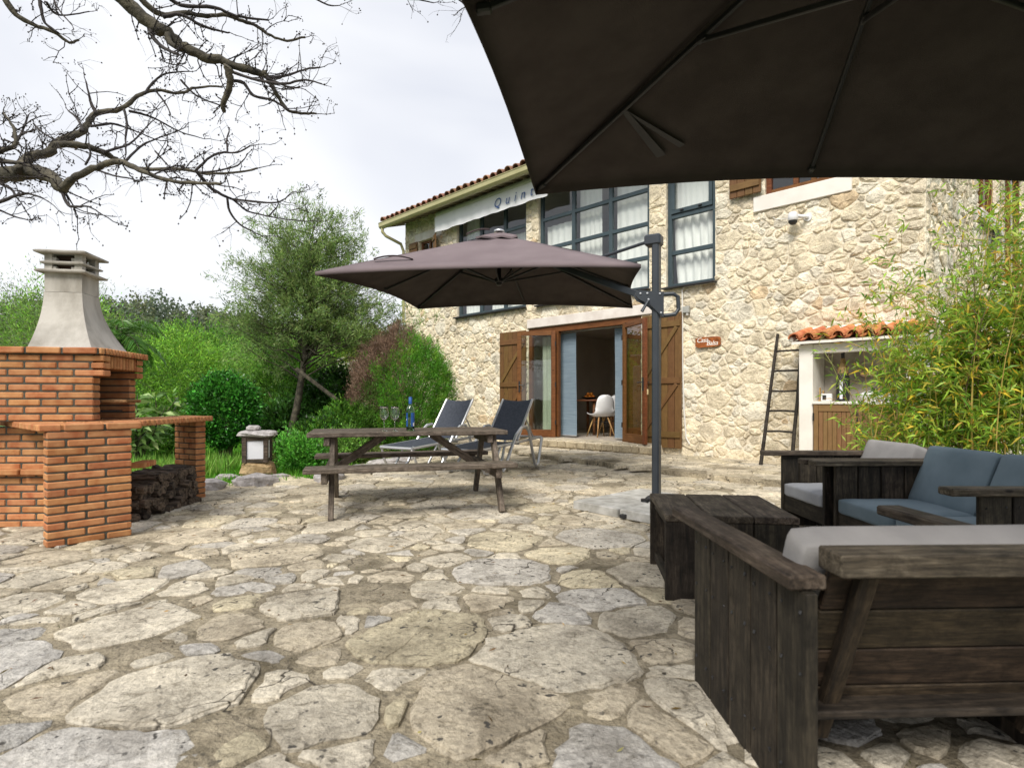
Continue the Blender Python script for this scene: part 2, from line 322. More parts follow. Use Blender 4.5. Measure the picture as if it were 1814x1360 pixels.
ROOMFLOOR = generic('room_tile_floor', (.42, .37, .31), (.50, .44, .37), scale=4, rough=.4, bmp=.05)
SHELLW = generic('white_plastic', (.66, .66, .66), (.72, .72, .72), scale=4, rough=.4, bmp=0)
PINE = wood('pale_wood_leg', (.35, .19, .07), (.5, .3, .12), (.6, .38, .18), jit=.1, bmp=.1)
TABLEW = wood('red_brown_table', (.22, .085, .035), (.34, .14, .06), (.42, .19, .09), jit=.1, rough=.35, bmp=.1)
ORANGE = generic('orange_peel', (.80, .22, .012), (.9, .33, .02), scale=10, rough=.45, bmp=.3, bscale=150)
LABEL_B = generic('blue_label', (.010, .065, .25), (.014, .09, .32), scale=20, rough=.5, bmp=0)
PAPERW = generic('milky_panel', (.62, .63, .68), (.72, .73, .77), scale=3, rough=.5, bmp=0)
INKB = generic('blue_ink', (.05, .10, .26), (.07, .13, .30), scale=10, rough=.8, bmp=0)
INKW = generic('white_ink', (.75, .72, .66), (.85, .82, .76), scale=10, rough=.8, bmp=0)
PLAQUE = wood('plaque_wood', (.26, .07, .02), (.42, .13, .035), (.5, .19, .06), jit=0, rough=.4, bmp=.2)
LICHEN = generic('lichen_stone', (.30, .28, .27), (.50, .47, .46), scale=14, rough=.95, bmp=1, bscale=40, detail=8, bd=.02)
OCHRE = generic('ochre_stone', (.24, .155, .07), (.47, .34, .185), scale=7, rough=.95, bmp=1, bscale=30, detail=8, bd=.02)
PVC = generic('white_pipe', (.62, .60, .56), (.7, .68, .64), scale=8, rough=.5, bmp=0)
PINK = generic('pink_ball', (.55, .03, .12), (.6, .05, .16), scale=5, rough=.5, bmp=0)

# ------------------------------------------------------------------ 2-D cells for rubble and paving
def clip(poly, a, b, c):                  # keep a*x+b*y <= c
    o = []; n = len(poly)
    for i in range(n):
        p, q = poly[i], poly[(i+1) % n]; dp = a*p[0]+b*p[1]-c; dq = a*q[0]+b*q[1]-c
        if dp <= 0: o.append(p)
        if (dp < 0 < dq) or (dq < 0 < dp):
            t = dp/(dp-dq); o.append((p[0]+(q[0]-p[0])*t, p[1]+(q[1]-p[1])*t))
    return o
def darts(n, x0, x1, y0, y1, rad, inside, r):
    pts = np.zeros((0, 2)); rr = np.zeros(0)
    for _ in range(n):
        p = np.array((r.uniform(x0, x1), r.uniform(y0, y1)))
        if not inside(*p): continue
        q = rad(p, r)
        if len(pts):
            d = np.hypot(*(pts-p).T)
            if (d < (rr+q)*.5).any(): continue
        pts = np.vstack((pts, p)); rr = np.append(rr, q)
    return pts, rr
def cells(pts, rr, size=2.0):
    out_ = []
    for i, p in enumerate(pts):
        d = np.hypot(*(pts-p).T); nb = np.argsort(d)[1:22]; k = rr[i]*size
        poly = [(p[0]-k, p[1]-k), (p[0]+k, p[1]-k), (p[0]+k, p[1]+k), (p[0]-k, p[1]+k)]
        for j in nb:
            q = pts[j]; v = q-p; l2 = v@v; wgt = .5+(rr[i]**2-rr[j]**2)/(2*l2)*.6
            wgt = min(.8, max(.2, wgt)); poly = clip(poly, v[0], v[1], v@(p+v*wgt))
            if len(poly) < 3: break
        if len(poly) >= 3: out_.append((i, poly))
    return out_
def centroid(poly):
    a = cx = cy = 0
    for i in range(len(poly)):
        x0, y0 = poly[i]; x1, y1 = poly[(i+1) % len(poly)]; c = x0*y1-x1*y0; a += c; cx += (x0+x1)*c; cy += (y0+y1)*c
    if abs(a) < 1e-9: return poly[0][0], poly[0][1], 0
    return cx/(3*a), cy/(3*a), abs(a)/2
def outline(poly, gap, r, jit=.01, cut=.22, step=.09):
    cx, cy, ar = centroid(poly); o = []; n = len(poly)
    poly = [p for i, p in enumerate(poly) if math.dist(p, poly[i-1]) > .012]; n = len(poly)
    if n < 3: return None
    sh = []
    for p in poly:
        d = math.hypot(p[0]-cx, p[1]-cy)+1e-6; k = max(.35, 1-gap/d); sh.append((cx+(p[0]-cx)*k, cy+(p[1]-cy)*k))
    for i in range(n):                    # knock the corners off, keep edges, jitter
        p, q = sh[i], sh[(i+1) % n]; l = math.dist(p, q); c = min(cut, .02/max(l, .03)*1.3)
        m = max(1, int(l*(1-2*c)/step))
        for k in range(m+1):
            t = c+(1-2*c)*k/m; x, y = p[0]+(q[0]-p[0])*t, p[1]+(q[1]-p[1])*t
            o.append((x+r.uniform(-jit, jit), y+r.uniform(-jit, jit)))
    return o, cx, cy, ar
def point_in(poly, x, y):
    c = False; n = len(poly)
    for i in range(n):
        x0, y0 = poly[i]; x1, y1 = poly[i-1]
        if (y0 > y) != (y1 > y) and x < (x1-x0)*(y-y0)/(y1-y0)+x0: c = not c
    return c
def stone_geo(ol, cx, cy, low, top, dome, r, rough=.004, inset=.012):
    n = len(ol); vs = [(x, y, low) for x, y in ol]; tx, ty = r.uniform(-1, 1)*dome*.8, r.uniform(-1, 1)*dome*.8; sz = max(.05, max(math.dist(p, (cx, cy)) for p in ol))
    def hz(x, y, f): return top+dome*f+((x-cx)*tx+(y-cy)*ty)/sz+r.uniform(-rough, rough)
    vs += [(x, y, hz(x, y, 0)-inset*.45) for x, y in ol]
    for k, f in ((max(.5, 1-inset/sz*1.6), .35), (.6, .85)):
        vs += [(cx+(x-cx)*k, cy+(y-cy)*k, hz(cx+(x-cx)*k, cy+(y-cy)*k, f)) for x, y in ol]
    vs.append((cx, cy, hz(cx, cy, 1)))
    fs = [(k*n+i, k*n+(i+1) % n, (k+1)*n+(i+1) % n, (k+1)*n+i) for k in range(3) for i in range(n)]
    fs += [(3*n+i, 3*n+(i+1) % n, 4*n) for i in range(n)]
    # make the outline run anticlockwise so faces look outward
    a = sum(ol[i-1][0]*ol[i][1]-ol[i][0]*ol[i-1][1] for i in range(n))
    if a < 0: fs = [tuple(reversed(f)) for f in fs]
    return vs, fs
def col_mesh(name, vs, fs, cols, mat, smooth=False):
    m = bpy.data.meshes.new(name); m.from_pydata(vs, [], fs); m.materials.append(mat)
    a = m.color_attributes.new('Col', 'FLOAT_COLOR', 'POINT'); c = np.ones((len(vs), 4), dtype=np.float32); c[:, :3] = cols
    a.data.foreach_set('color', c.ravel())
    if smooth: m.polygons.foreach_set('use_smooth', [True]*len(m.polygons))
    return m

# ------------------------------------------------------------------ leaves
def leaves(name, P, D, ln, wd, cols, mat, parent=None, kind=None, droop=0.0, fold=.15):
    N = len(P); P = np.asarray(P, float); D = np.asarray(D, float); D /= np.linalg.norm(D, axis=1)[:, None]+1e-9
    r = nr.normal(size=(N, 3)); S = np.cross(D, r); S /= np.linalg.norm(S, axis=1)[:, None]+1e-9; Nn = np.cross(S, D)
    ln = np.broadcast_to(ln, (N,))[:, None]; wd = np.broadcast_to(wd, (N,))[:, None]
    V = np.empty((N, 4, 3)); V[:, 0] = P; mid = P+D*ln*.45+Nn*ln*fold*.5; V[:, 1] = mid+S*wd*.5; V[:, 2] = P+D*ln-np.array((0, 0, 1))*ln*droop; V[:, 3] = mid-S*wd*.5
    m = bpy.data.meshes.new(name); m.vertices.add(4*N); m.vertices.foreach_set('co', V.reshape(-1).astype(np.float32))
    m.loops.add(4*N); m.loops.foreach_set('vertex_index', np.arange(4*N, dtype=np.int32)); m.polygons.add(N)
    m.polygons.foreach_set('loop_start', np.arange(0, 4*N, 4, dtype=np.int32)); m.polygons.foreach_set('loop_total', np.full(N, 4, dtype=np.int32))
    m.update(calc_edges=True); m.materials.append(mat)
    a = m.color_attributes.new('Col', 'FLOAT_COLOR', 'POINT'); c = np.ones((N, 4, 4), dtype=np.float32); c[:, :, :3] = np.clip(np.asarray(cols), 0, 1)[:, None, :]
    a.data.foreach_set('color', c.ravel()); o = inst(name, m, parent)
    if kind: o['kind'] = kind
    return o
GAIN = np.array((1.62, 1.65, 1.35))
def jcol(base, N, v=.3, h=.12):           # N jittered colours round one or several base colours
    base = np.atleast_2d(np.array(base, float)); c = base[nr.integers(0, len(base), N)].copy()
    c *= (1+nr.normal(0, v, (N, 1))).clip(.35, 2.0); c *= 1+nr.normal(0, h, (N, 3)); c *= GAIN; return c.clip(.003, 1)
# ================================================================== THE SETTING
TERR_POLY = [(-9, -2), (-9, 4.6), (-4.6, 5.5), (-3.5, 6.15), (-2.95, 6.75), (-2.35, 7.2), (-2.1, 8.3), (-2.0, 9.6), (-1.6, 11.0), (-1.3, 13.6), (5.3, 7.1), (10, 10.9), (10, -2)]
PLAT_POLY = [(-1.15, 13.2), (-1.3, 12.0), (-.75, 11.2), (-.2, 10.75), (.05, 10.2), (.33, 9.65), (.72, 9.1), (1.2, 8.55), (1.55, 8.0), (1.95, 7.55), (2.33, 7.05), (2.7, 6.6), (3.2, 6.3), (4.2, 5.7), (5.6, 5.2), (6.4, 7.9), (5.2, 7.2)]
PLAT_H = .075
def irregular(poly, step=.12, amp=.025, seed=3):
    r = random.Random(seed); o = []
    for i in range(len(poly)):
        p, q = poly[i], poly[(i+1) % len(poly)]; l = math.dist(p, q); m = max(1, int(l/step))
        for k in range(m):
            t = k/m; o.append((p[0]+(q[0]-p[0])*t+r.uniform(-amp, amp), p[1]+(q[1]-p[1])*t+r.uniform(-amp, amp)))
    return o
def seg_dist(x, y, poly):
    best = 1e9
    for i in range(len(poly)):
        ax, ay = poly[i-1]; bx, by = poly[i]; dx, dy = bx-ax, by-ay; t = max(0, min(1, ((x-ax)*dx+(y-ay)*dy)/(dx*dx+dy*dy)))
        best = min(best, math.hypot(x-ax-t*dx, y-ay-t*dy))
    return best
# far ground, hill
g = MB(); g.add([(-1500, -600, -.30), (1500, -600, -.30), (1500, 1500, -.30), (-1500, 1500, -.30)], [(0, 1, 2, 3)])
tag(g.build('ground', SOIL), kind='structure')
def hillh(x, y):
    a = 17*math.exp(-(((x+78)/46)**2+((y-128)/32)**2)); b = 12*math.exp(-(((x+150)/60)**2+((y-100)/50)**2)); c = 9*math.exp(-(((x+20)/55)**2+((y-160)/30)**2))
    return a+b+c-.6
g = MB(); nx, ny = 46, 30; x0, x1, y0, y1 = -260, 70, 60, 220
g.add([(x0+(x1-x0)*i/nx, y0+(y1-y0)*j/ny, hillh(x0+(x1-x0)*i/nx, y0+(y1-y0)*j/ny)) for j in range(ny+1) for i in range(nx+1)],
      [(j*(nx+1)+i, j*(nx+1)+i+1, (j+1)*(nx+1)+i+1, (j+1)*(nx+1)+i) for j in range(ny) for i in range(nx)])
tag(g.build('hill', SOIL, smooth=True), kind='structure')
P = []; C = []
for _ in range(900):
    x = rng.uniform(-150, 10); y = rng.uniform(82, 150); h = hillh(x, y)
    if h < 2: continue
    rr_ = rng.uniform(1.2, 2.6); hh = rng.uniform(.8, 1.5); n = 90; q = nr.normal(size=(n, 3)); q /= np.linalg.norm(q, axis=1)[:, None]; q *= rr_*nr.uniform(.6, 1, (n, 1)); q[:, 2] *= hh
    P.append(q+np.array((x, y, h+rr_*hh*.9))); C.append(jcol([(.070, .090, .065), (.06, .08, .06), (.085, .10, .065)][rng.randrange(3)], n, .25, .05))
P = np.vstack(P); leaves('forest', P, nr.normal(size=P.shape), .75, .5, np.vstack(C), LEAF, kind='stuff')
# lawn sheet
g = MB(); xs = np.linspace(-26, 3, 60); ys = np.linspace(3.5, 34, 60)
g.add([(x, y, -.05+.03*mnoise.noise(Vector((x*.6, y*.6, 0)))) for y in ys for x in xs], [(j*60+i, j*60+i+1, (j+1)*60+i+1, (j+1)*60+i) for j in range(59) for i in range(59)])
tag(g.build('lawn', LAWN, smooth=True), kind='structure')
N = 62000; x = nr.uniform(-9.5, -1.2, N); y = 5.2+nr.uniform(0, 1, N)**1.3*9
keep = np.array([not point_in(TERR_POLY, a, b) for a, b in zip(x, y)]); x, y = x[keep], y[keep]; N = len(x)
D = nr.normal(0, .4, (N, 3)); D[:, 2] = 1
leaves('grass', np.c_[x, y, np.full(N, -.05)], D, nr.uniform(.05, .15, N), .014, jcol([(.06, .19, .016), (.10, .26, .03), (.045, .14, .012)], N, .25, .08), GRASSM, kind='stuff')

# terrace: mortar bed with real relief, then the flagstones
step = .075; gx = np.arange(-8.4, 7.6, step); V = []; Fc = []; W_ = len(gx)
gy = np.concatenate((np.arange(.3, 5, step), np.arange(5, 13.6, .15)))
for yy in gy:
    for xx in gx:
        inn = point_in(TERR_POLY, xx, yy); h = -.002+.012*mnoise.noise(Vector((xx*4, yy*4, 0)))+.006*mnoise.noise(Vector((xx*11, yy*11, 3)))
        V.append((xx, yy, h if inn else -.12))
Fc = [(j*W_+i, j*W_+i+1, (j+1)*W_+i+1, (j+1)*W_+i) for j in range(len(gy)-1) for i in range(W_-1) if abs(gx[i]) < gy[j]*1.25+1.6]
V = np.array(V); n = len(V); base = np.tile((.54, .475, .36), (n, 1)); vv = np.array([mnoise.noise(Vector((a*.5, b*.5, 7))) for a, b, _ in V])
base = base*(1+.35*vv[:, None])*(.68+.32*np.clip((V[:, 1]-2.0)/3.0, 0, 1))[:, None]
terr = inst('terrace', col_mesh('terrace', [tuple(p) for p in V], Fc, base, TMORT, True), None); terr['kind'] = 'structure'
ip = irregular(PLAT_POLY, .11, .03); g = MB(); g.prism(ip, -.05, PLAT_H); nn = len(g.v)
o = inst('step_platform', col_mesh('step_platform', g.v, g.f, np.tile((.54, .475, .36), (nn, 1)), TMORT), terr)

def flag_col(x, y, r):
    yel = .5+.5*mnoise.noise(Vector((x*.35+3, y*.35, 1))); k = r.random()
    if k < .19: c = (.53, .515, .495)
    elif k < .25: c = (.44, .43, .415)
    elif k < .66: c = (.60, .555, .47)
    elif k < .74+.1*yel: c = (.60, .54, .40)
    else: c = (.54, .48, .38)
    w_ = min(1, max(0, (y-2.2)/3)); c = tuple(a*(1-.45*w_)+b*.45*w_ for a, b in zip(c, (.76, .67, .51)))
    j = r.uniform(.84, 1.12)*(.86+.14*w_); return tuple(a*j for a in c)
r = random.Random(21); vis = lambda x, y: abs(x) < y*1.02+.7 and y > .7
def rad(p, r): return r.choice((.10, .14, .18, .22, .27, .33, .42)) if p[1] < 6 else r.choice((.17, .23, .30, .38))
pts, rr = darts(38000, -8.2, 7, .7, 13.3, rad, lambda x, y: vis(x, y) and point_in(TERR_POLY, x, y) and seg_dist(x, y, TERR_POLY) > .12 and not (point_in(PLAT_POLY, x, y) or (seg_dist(x, y, PLAT_POLY) < .16)), r)
p2, r2 = darts(4500, -1.5, 6.4, 5, 13.3, rad, lambda x, y: vis(x, y) and point_in(PLAT_POLY, x, y) and seg_dist(x, y, PLAT_POLY) > .10 and (x*.7009+y*.7133) < 8.5, r)
stones = []
for (ps, rs, zz, inner) in ((pts, rr, 0.0, False), (p2, r2, PLAT_H, True)):
    for i, poly in cells(ps, rs):
        if inner and not all(point_in(PLAT_POLY, *centroid(poly)[:2]) for _ in (0,)): continue
        dd = math.hypot(*ps[i]); ol = outline(poly, r.uniform(.008, .036) if dd < 6 else .012, r, jit=.013 if dd < 6 else .022, step=.05 if dd < 3.5 else .11)
        if not ol or len(ol[0]) < 4 or ol[3] < .008: continue
        o_, cx, cy, ar = ol
        if inner: o_ = [(x, y) if point_in(PLAT_POLY, x, y) else (cx+(x-cx)*.6, cy+(y-cy)*.6) for x, y in o_]
        if r.random() < .07: continue     # some places are bare mortar
        stones.append((ar/dd**3*H, [(x-cx, y-cy) for x, y in o_], cx, cy, zz, ar))
stones.sort(key=lambda s: -s[0])
def emit(stones, build, n_parts, name, parent, mat, rest_name, smooth=False):
    for s in stones[:n_parts]:
        vs, fs, c, loc = build(s); inst(name, col_mesh(name, vs, fs, np.tile(c, (len(vs), 1)), mat, smooth), parent, loc)
    AV, AF, AC = [], [], []
    for s in stones[n_parts:]:
        vs, fs, c, loc = build(s); b = len(AV); AV += [(p[0]+loc[0], p[1]+loc[1], p[2]+loc[2]) for p in vs]; AF += [tuple(b+i for i in f) for f in fs]; AC += [c]*len(vs)
    if AV:
        o = inst(rest_name, col_mesh(rest_name, AV, AF, np.array(AC), mat, smooth), parent); o['kind'] = 'stuff'
def build_flag(s):
    _, o_, cx, cy, zz, ar = s; top = r.uniform(.002, .011); vs, fs = stone_geo(o_, 0, 0, -.04, top, .003, r, rough=.0022, inset=.010)
    if ar > .03 and r.random() < .6:      # a flaked upper layer covering part of the stone
        a = r.uniform(0, 6.28); off = math.sqrt(ar)*r.uniform(-.05, .22); o2 = clip(o_, math.cos(a), math.sin(a), off)
        if len(o2) > 3:
            c2x, c2y, _a = centroid(o2); ed = []
            for i in range(len(o2)):
                p, q = o2[i-1], o2[i]; l = math.dist(p, q); m = max(1, int(l/.045))
                for k in range(m): t = k/m; ed.append((c2x+(p[0]+(q[0]-p[0])*t-c2x)*.95+r.uniform(-.009, .009), c2y+(p[1]+(q[1]-p[1])*t-c2y)*.95+r.uniform(-.009, .009)))
            if len(ed) > 4: v2, f2 = stone_geo(ed, c2x, c2y, top-.006, top+r.uniform(.003, .006), .002, r, rough=.0015, inset=.006); b = len(vs); vs = vs+v2; fs = fs+[tuple(b+i for i in f) for f in f2]
    return vs, fs, flag_col(cx, cy, r), (cx, cy, zz)
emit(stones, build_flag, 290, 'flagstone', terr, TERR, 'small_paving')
# rim stones at the lawn edge of the terrace
def boulder(name, loc, size, mat, parent=None, seed=0, n=2, rz=0.0, flat=1.0):
    r_ = random.Random(seed); vs = []; fs = []; k, m = 7, 10
    for i in range(k+1):
        th = math.pi*i/k
        for j in range(m):
            ph = 2*math.pi*j/m; d = Vector((math.sin(th)*math.cos(ph), math.sin(th)*math.sin(ph), math.cos(th)))
            d = Vector([math.copysign(abs(c)**.7, c) for c in d]); f = 1+.22*mnoise.noise(d*1.6+Vector((seed, 0, 0)))+.08*mnoise.noise(d*5+Vector((seed, 3, 0)))
            vs.append((d.x*size[0]/2*f, d.y*size[1]/2*f, d.z*size[2]/2*f))
    fs = [(i*m+j, (i+1)*m+j, (i+1)*m+(j+1) % m, i*m+(j+1) % m) for i in range(k) for j in range(m)]
    g = MB(); g.add(vs, fs); return g.build(name, mat, parent, loc=loc, rot=(0, 0, rz))
for i, (x, y, sx, sy, sz) in enumerate(((-3.45, 6.25, .55, .35, .20), (-3.0, 6.62, .5, .32, .22), (-2.28, 7.05, .62, .36, .20), (-2.02, 7.75, .5, .42, .16), (-1.9, 8.6, .6, .4, .15), (-1.78, 9.4, .5, .4, .14), (-4.1, 5.9, .5, .4, .14), (-1.5, 10.4, .6, .4, .15))):
    boulder('edge_stone', (x, y, .02), (sx, sy, sz), LICHEN, terr, seed=i, rz=i*.9)

# ================================================================== THE HOUSE
HROT = math.atan2(-.7009, .7133)
def wu(p, d=0.0):
    t = (p-907)/F; Z = (8.603-d)/(.7133+.7009*t); return (t*Z-2)*.7133-(Z-10.1)*.7009
def wz(p, y, d=0.0):
    t = (p-907)/F; return H+(HZ-y)/F*(8.603-d)/(.7133+.7009*t)
def hw(u, y, z=0.0): return Vector((2+.7133*u+.7009*y, 10.1-.7009*u+.7133*y, z))   # house frame to world
U0, U1 = wu(718), wu(1640); WT = 5.62
house = root('stone_house', (2, 10.1, 0), HROT, 'two storey house of cream rubble limestone with large blue grey windows and tiled eaves', 'house')
OPEN = {'small': (wu(743), wu(772), 3.95, 5.0), 'left': (wu(810), wu(932), 2.92, 5.38), 'mid': (wu(954), wu(1150), 2.90, 5.38), 'right': (wu(1180), wu(1267), 2.86, 5.38),
        'wood': (wu(1355), wu(1486), 4.02, 5.3), 'door': (-2.32, .36, .24, 2.46)}
ops = list(OPEN.values())
def wall_sheet(u0, u1, z0, z1, ops, depth=.16):
    us = sorted({u0, u1, *[o[0] for o in ops], *[o[1] for o in ops]}); zs = sorted({z0, z1, *[o[2] for o in ops], *[o[3] for o in ops]}); g = MB()
    for a, b in zip(us, us[1:]):
        for c, d in zip(zs, zs[1:]):
            mu, mz = (a+b)/2, (c+d)/2
            if any(o[0] < mu < o[1] and o[2] < mz < o[3] for o in ops): continue
            g.add([(a, 0, c), (b, 0, c), (b, 0, d), (a, 0, d)], [(0, 1, 2, 3)])
    for a, b, c, d in ops:
        g.add([(a, 0, c), (a, depth, c), (a, depth, d), (a, 0, d)], [(0, 1, 2, 3)]); g.add([(b, 0, c), (b, depth, c), (b, depth, d), (b, 0, d)], [(3, 2, 1, 0)])
        g.add([(a, 0, c), (b, 0, c), (b, depth, c), (a, depth, c)], [(0, 1, 2, 3)]); g.add([(a, 0, d), (b, 0, d), (b, depth, d), (a, depth, d)], [(3, 2, 1, 0)])
    return g
wall = wall_sheet(U0, U1, -.05, WT, ops).build('wall', WMORT, house)
def rubble(u0, u1, z0, z1, ops, par, nparts, seed, toworld, scale=1.0, big=(.07, .095, .12, .145, .18, .25)):
    r = random.Random(seed); st = 1.22
    def ins(x, y):
        u = x*st
        return not any(o[0]-.04 < u < o[1]+.04 and o[2]-.04 < y < o[3]+.04 for o in ops)
    pts, rr = darts(int(34000*(u1-u0)*(z1-z0)/60), u0/st, u1/st, z0, z1, lambda p, r: r.choice(big)*scale, ins, r); out_ = []
    for i, poly in cells(pts, rr):
        poly = [(x*st, y) for x, y in poly]
        for a, b, c in ((-1, 0, -u0), (1, 0, u1), (0, -1, -z0), (0, 1, z1)):
            poly = clip(poly, a, b, c)
            if len(poly) < 3: break
        if len(poly) < 3: continue
        px_, pz_ = pts[i][0]*st, pts[i][1]
        for o in ops:
            if max(p[0] for p in poly) > o[0] and min(p[0] for p in poly) < o[1] and max(p[1] for p in poly) > o[2] and min(p[1] for p in poly) < o[3]:
                s = [(o[0]-px_, (1, 0, o[0])), (px_-o[1], (-1, 0, -o[1])), (o[2]-pz_, (0, 1, o[2])), (pz_-o[3], (0, -1, -o[3]))]; poly = clip(poly, *max(s)[1])
                if len(poly) < 3: break
        if len(poly) < 3: continue
        ol = outline(poly, r.uniform(.001, .008), r, jit=.011, step=.06)
        if not ol or ol[3] < .004 or len(ol[0]) < 4: continue
        o_, cx, cy, ar = ol; wp = toworld(cx, 0, cy); out_.append((ar/wp.length_squared, [(x-cx, y-cy) for x, y in o_], cx, cy, 0, ar))
    out_.sort(key=lambda s: -s[0])
    def bs(s):
        _, o_, cx, cy, _, ar = s; vs, fs = stone_geo(o_, 0, 0, -.015, r.uniform(.001, .016), .014, r, rough=.007, inset=.014); q = vs[-1]; rr0 = math.sqrt(ar)*.22; vs[-1] = (q[0]+r.uniform(-rr0, rr0), q[1]+r.uniform(-rr0, rr0), q[2]-.006)
        j = r.uniform(.86, 1.1); k = r.random(); c = (.90, .80, .61) if k < .6 else ((.92, .86, .72) if k < .88 else ((.82, .73, .57) if k < .97 else (.78, .62, .42)))
        return [(x, -h, y) for x, y, h in vs], fs, tuple(a*j for a in c), (cx, 0, cy)
    emit(out_, bs, nparts, 'stone', par, WSTONE, 'small_stones', False)
lint = (wu(935), wu(1160), 2.46, 2.645); sillb = (wu(1336), wu(1510), 3.79, 4.02); silr = (wu(1487), wu(1510), 4.02, 5.38); smlt = (wu(736), wu(784), 5.0, 5.2)
rubble(U0, U1, 0.02, WT, ops+[lint, sillb, silr, smlt], house, 280, 5, hw)
# return wall round the right-hand corner
RROT = math.radians(39.6)-HROT; RW = Vector((math.cos(math.radians(39.6)), math.sin(math.radians(39.6)), 0)); CORN = hw(U1, 0)
rwin = [(2.62, 3.9, 3.9, 5.3), (4.5, 6.2, 3.0, 5.3)]
rwall = wall_sheet(0, 8, -.05, WT, rwin).build('return_wall', WMORT, house, loc=(U1, 0, 0), rot=(0, 0, RROT))
rubble(0.02, 6.5, .1, WT, rwin, rwall, 60, 9, lambda u, y, z: CORN+RW*u+Vector((0, 0, z)), 1.0)

def bars(name, mat, par, lst, y, th=.05):
    g = MB()
    for a, b, c, d in lst: g.bbox(((a+b)/2, y, (c+d)/2), (b-a, th, d-c), .004)
    return g.build(name, mat, par)
def window(op, cols, rows, fr=.07, mat=WINF, yy=.09, opened=None, dark_sill=True):
    a, b, c, d = op; wn = root('window', ((a+b)/2, 0, c), 0); wn.parent = house; ca = a-(a+b)/2; cb = b-(a+b)/2; hh = d-c
    xs = [ca]+[x-(a+b)/2 for x in cols]+[cb]; zs = [0]+[z-c for z in rows]+[hh]; l = []
    l += [(ca, ca+fr, 0, hh), (cb-fr, cb, 0, hh)]
    for q in l: inst('stile', bars_mesh([q], yy, .07, mat), wn)
    l2 = [(ca+fr, cb-fr, 0, fr), (ca+fr, cb-fr, hh-fr, hh)]
    for q in l2: inst('rail', bars_mesh([q], yy, .068, mat), wn)
    for x in xs[1:-1]: inst('mullion', bars_mesh([(x-fr*.55, x+fr*.55, fr, hh-fr)], yy, .064, mat), wn)
    for z in zs[1:-1]:
        for i in range(len(xs)-1):
            x0 = xs[i]+(fr if i == 0 else fr*.55); x1 = xs[i+1]-(fr if i == len(xs)-2 else fr*.55)
            inst('glazing_bar', bars_mesh([(x0, x1, z-fr*.5, z+fr*.5)], yy, .060, mat), wn)
    for i in range(len(xs)-1):
        for j in range(len(zs)-1):
            g = MB(); x0, x1 = xs[i]+.01, xs[i+1]-.01; z0, z1 = zs[j]+.01, zs[j+1]-.01
            tl = rng.uniform(-.004, .004)
            g.add([(x0, yy+tl, z0), (x1, yy-tl, z0), (x1, yy-tl, z1), (x0, yy+tl, z1)], [(0, 1, 2, 3)]); g.build('pane', PANE, wn)
    if dark_sill:
        g = MB(); g.bbox(((ca+cb)/2, -.02, -.012), (cb-ca+.06, .20, .026), .004); g.build('sill', BLACKM, wn)
    return wn
def bars_mesh(lst, y, th, mat):
    g = MB()
    for a, b, c, d in lst: g.bbox(((a+b)/2, y, (c+d)/2), (b-a, th, d-c), .004)
    return g.mesh('bar', mat)
window(OPEN['left'], [wu(849), wu(891)], [3.47, 4.06, 4.66])
window(OPEN['mid'], [wu(1012), wu(1078)], [3.47, 4.06, 4.65])
wr = window(OPEN['right'], [], [3.45, 4.06])
a, b, c, d = OPEN['right']; ch = (b-a)/2
for q in [(-ch+.07, ch-.07, 4.10-c, 4.17-c), (-ch+.07, -ch+.13, 4.17-c, d-c-.07), (ch-.13, ch-.07, 4.17-c, d-c-.07)]: inst('sash_bar', bars_mesh([q], .06, .05, WINF), wr)
for x in (-.16, .16): inst('handle', bars_mesh([(x-.03, x+.03, 4.125-c, 4.145-c)], .02, .03, BLACKM), wr)
window(OPEN['small'], [(OPEN['small'][0]+OPEN['small'][1])/2], [], .05, WD_DOOR, .10, dark_sill=False)
ww = window(OPEN['wood'], [], [], .075, WD_DOOR, .08, dark_sill=False)
a, b, c, d = OPEN['wood']
for f in (.42, .66): inst('mullion', bars_mesh([(-(b-a)/2+(b-a)*f-.035, -(b-a)/2+(b-a)*f+.035, .075, d-c-.075)], .08, .06, WD_DOOR), ww)
for i, (a, b, c, d) in enumerate(rwin):
    wn = root('window', ((a+b)/2, 0, c), 0); wn.parent = rwall; w2 = (b-a)/2; hh = d-c
    for q in [(-w2, -w2+.09, 0, hh), (w2-.09, w2, 0, hh), (-w2+.09, w2-.09, 0, .09), (-w2+.09, w2-.09, hh-.09, hh), (-.05, .05, .09, hh-.09)]: inst('window_bar', bars_mesh([q], .08, .07, WD_DOOR), rwall, (wn.location.x, 0, c))
    g = MB(); g.add([(-w2, .09, 0), (w2, .09, 0), (w2, .09, hh), (-w2, .09, hh)], [(0, 1, 2, 3)]); g.build('pane', PANE, rwall, loc=((a+b)/2, 0, c))
    g = MB(); g.bbox((0, -.03, -.09), (2*w2+.3, .12, .18), .01); g.build('sill', LINTEL, rwall, loc=((a+b)/2, 0, c)); bpy.data.objects.remove(wn)
g = MB(); g.tube([(3.1, -.06, 3.2), (3.25, -.10, 3.5), (3.35, -.10, 3.72)], .05, 10); g.build('waste_pipe', BLACKM, rwall)
# lintels, stone surrounds
def slab_part(name, u0, u1, z0, z1, proud, mat, dep=.15, bev=.008):
    g = MB(); g.bbox(((u0+u1)/2, (dep-proud)/2, (z0+z1)/2), (u1-u0, dep+proud, z1-z0), bev); return g.build(name, mat, house)
slab_part('lintel', lint[0], lint[1], lint[2]+.002, lint[3], .035, LINTEL); slab_part('lintel', smlt[0], smlt[1], smlt[2]+.002, smlt[3], .03, LINTEL)
slab_part('window_sill', sillb[0], sillb[1], sillb[2], sillb[3]-.003, .045, WHITE); slab_part('window_surround', silr[0], silr[1], silr[2], silr[3], .04, WHITE)

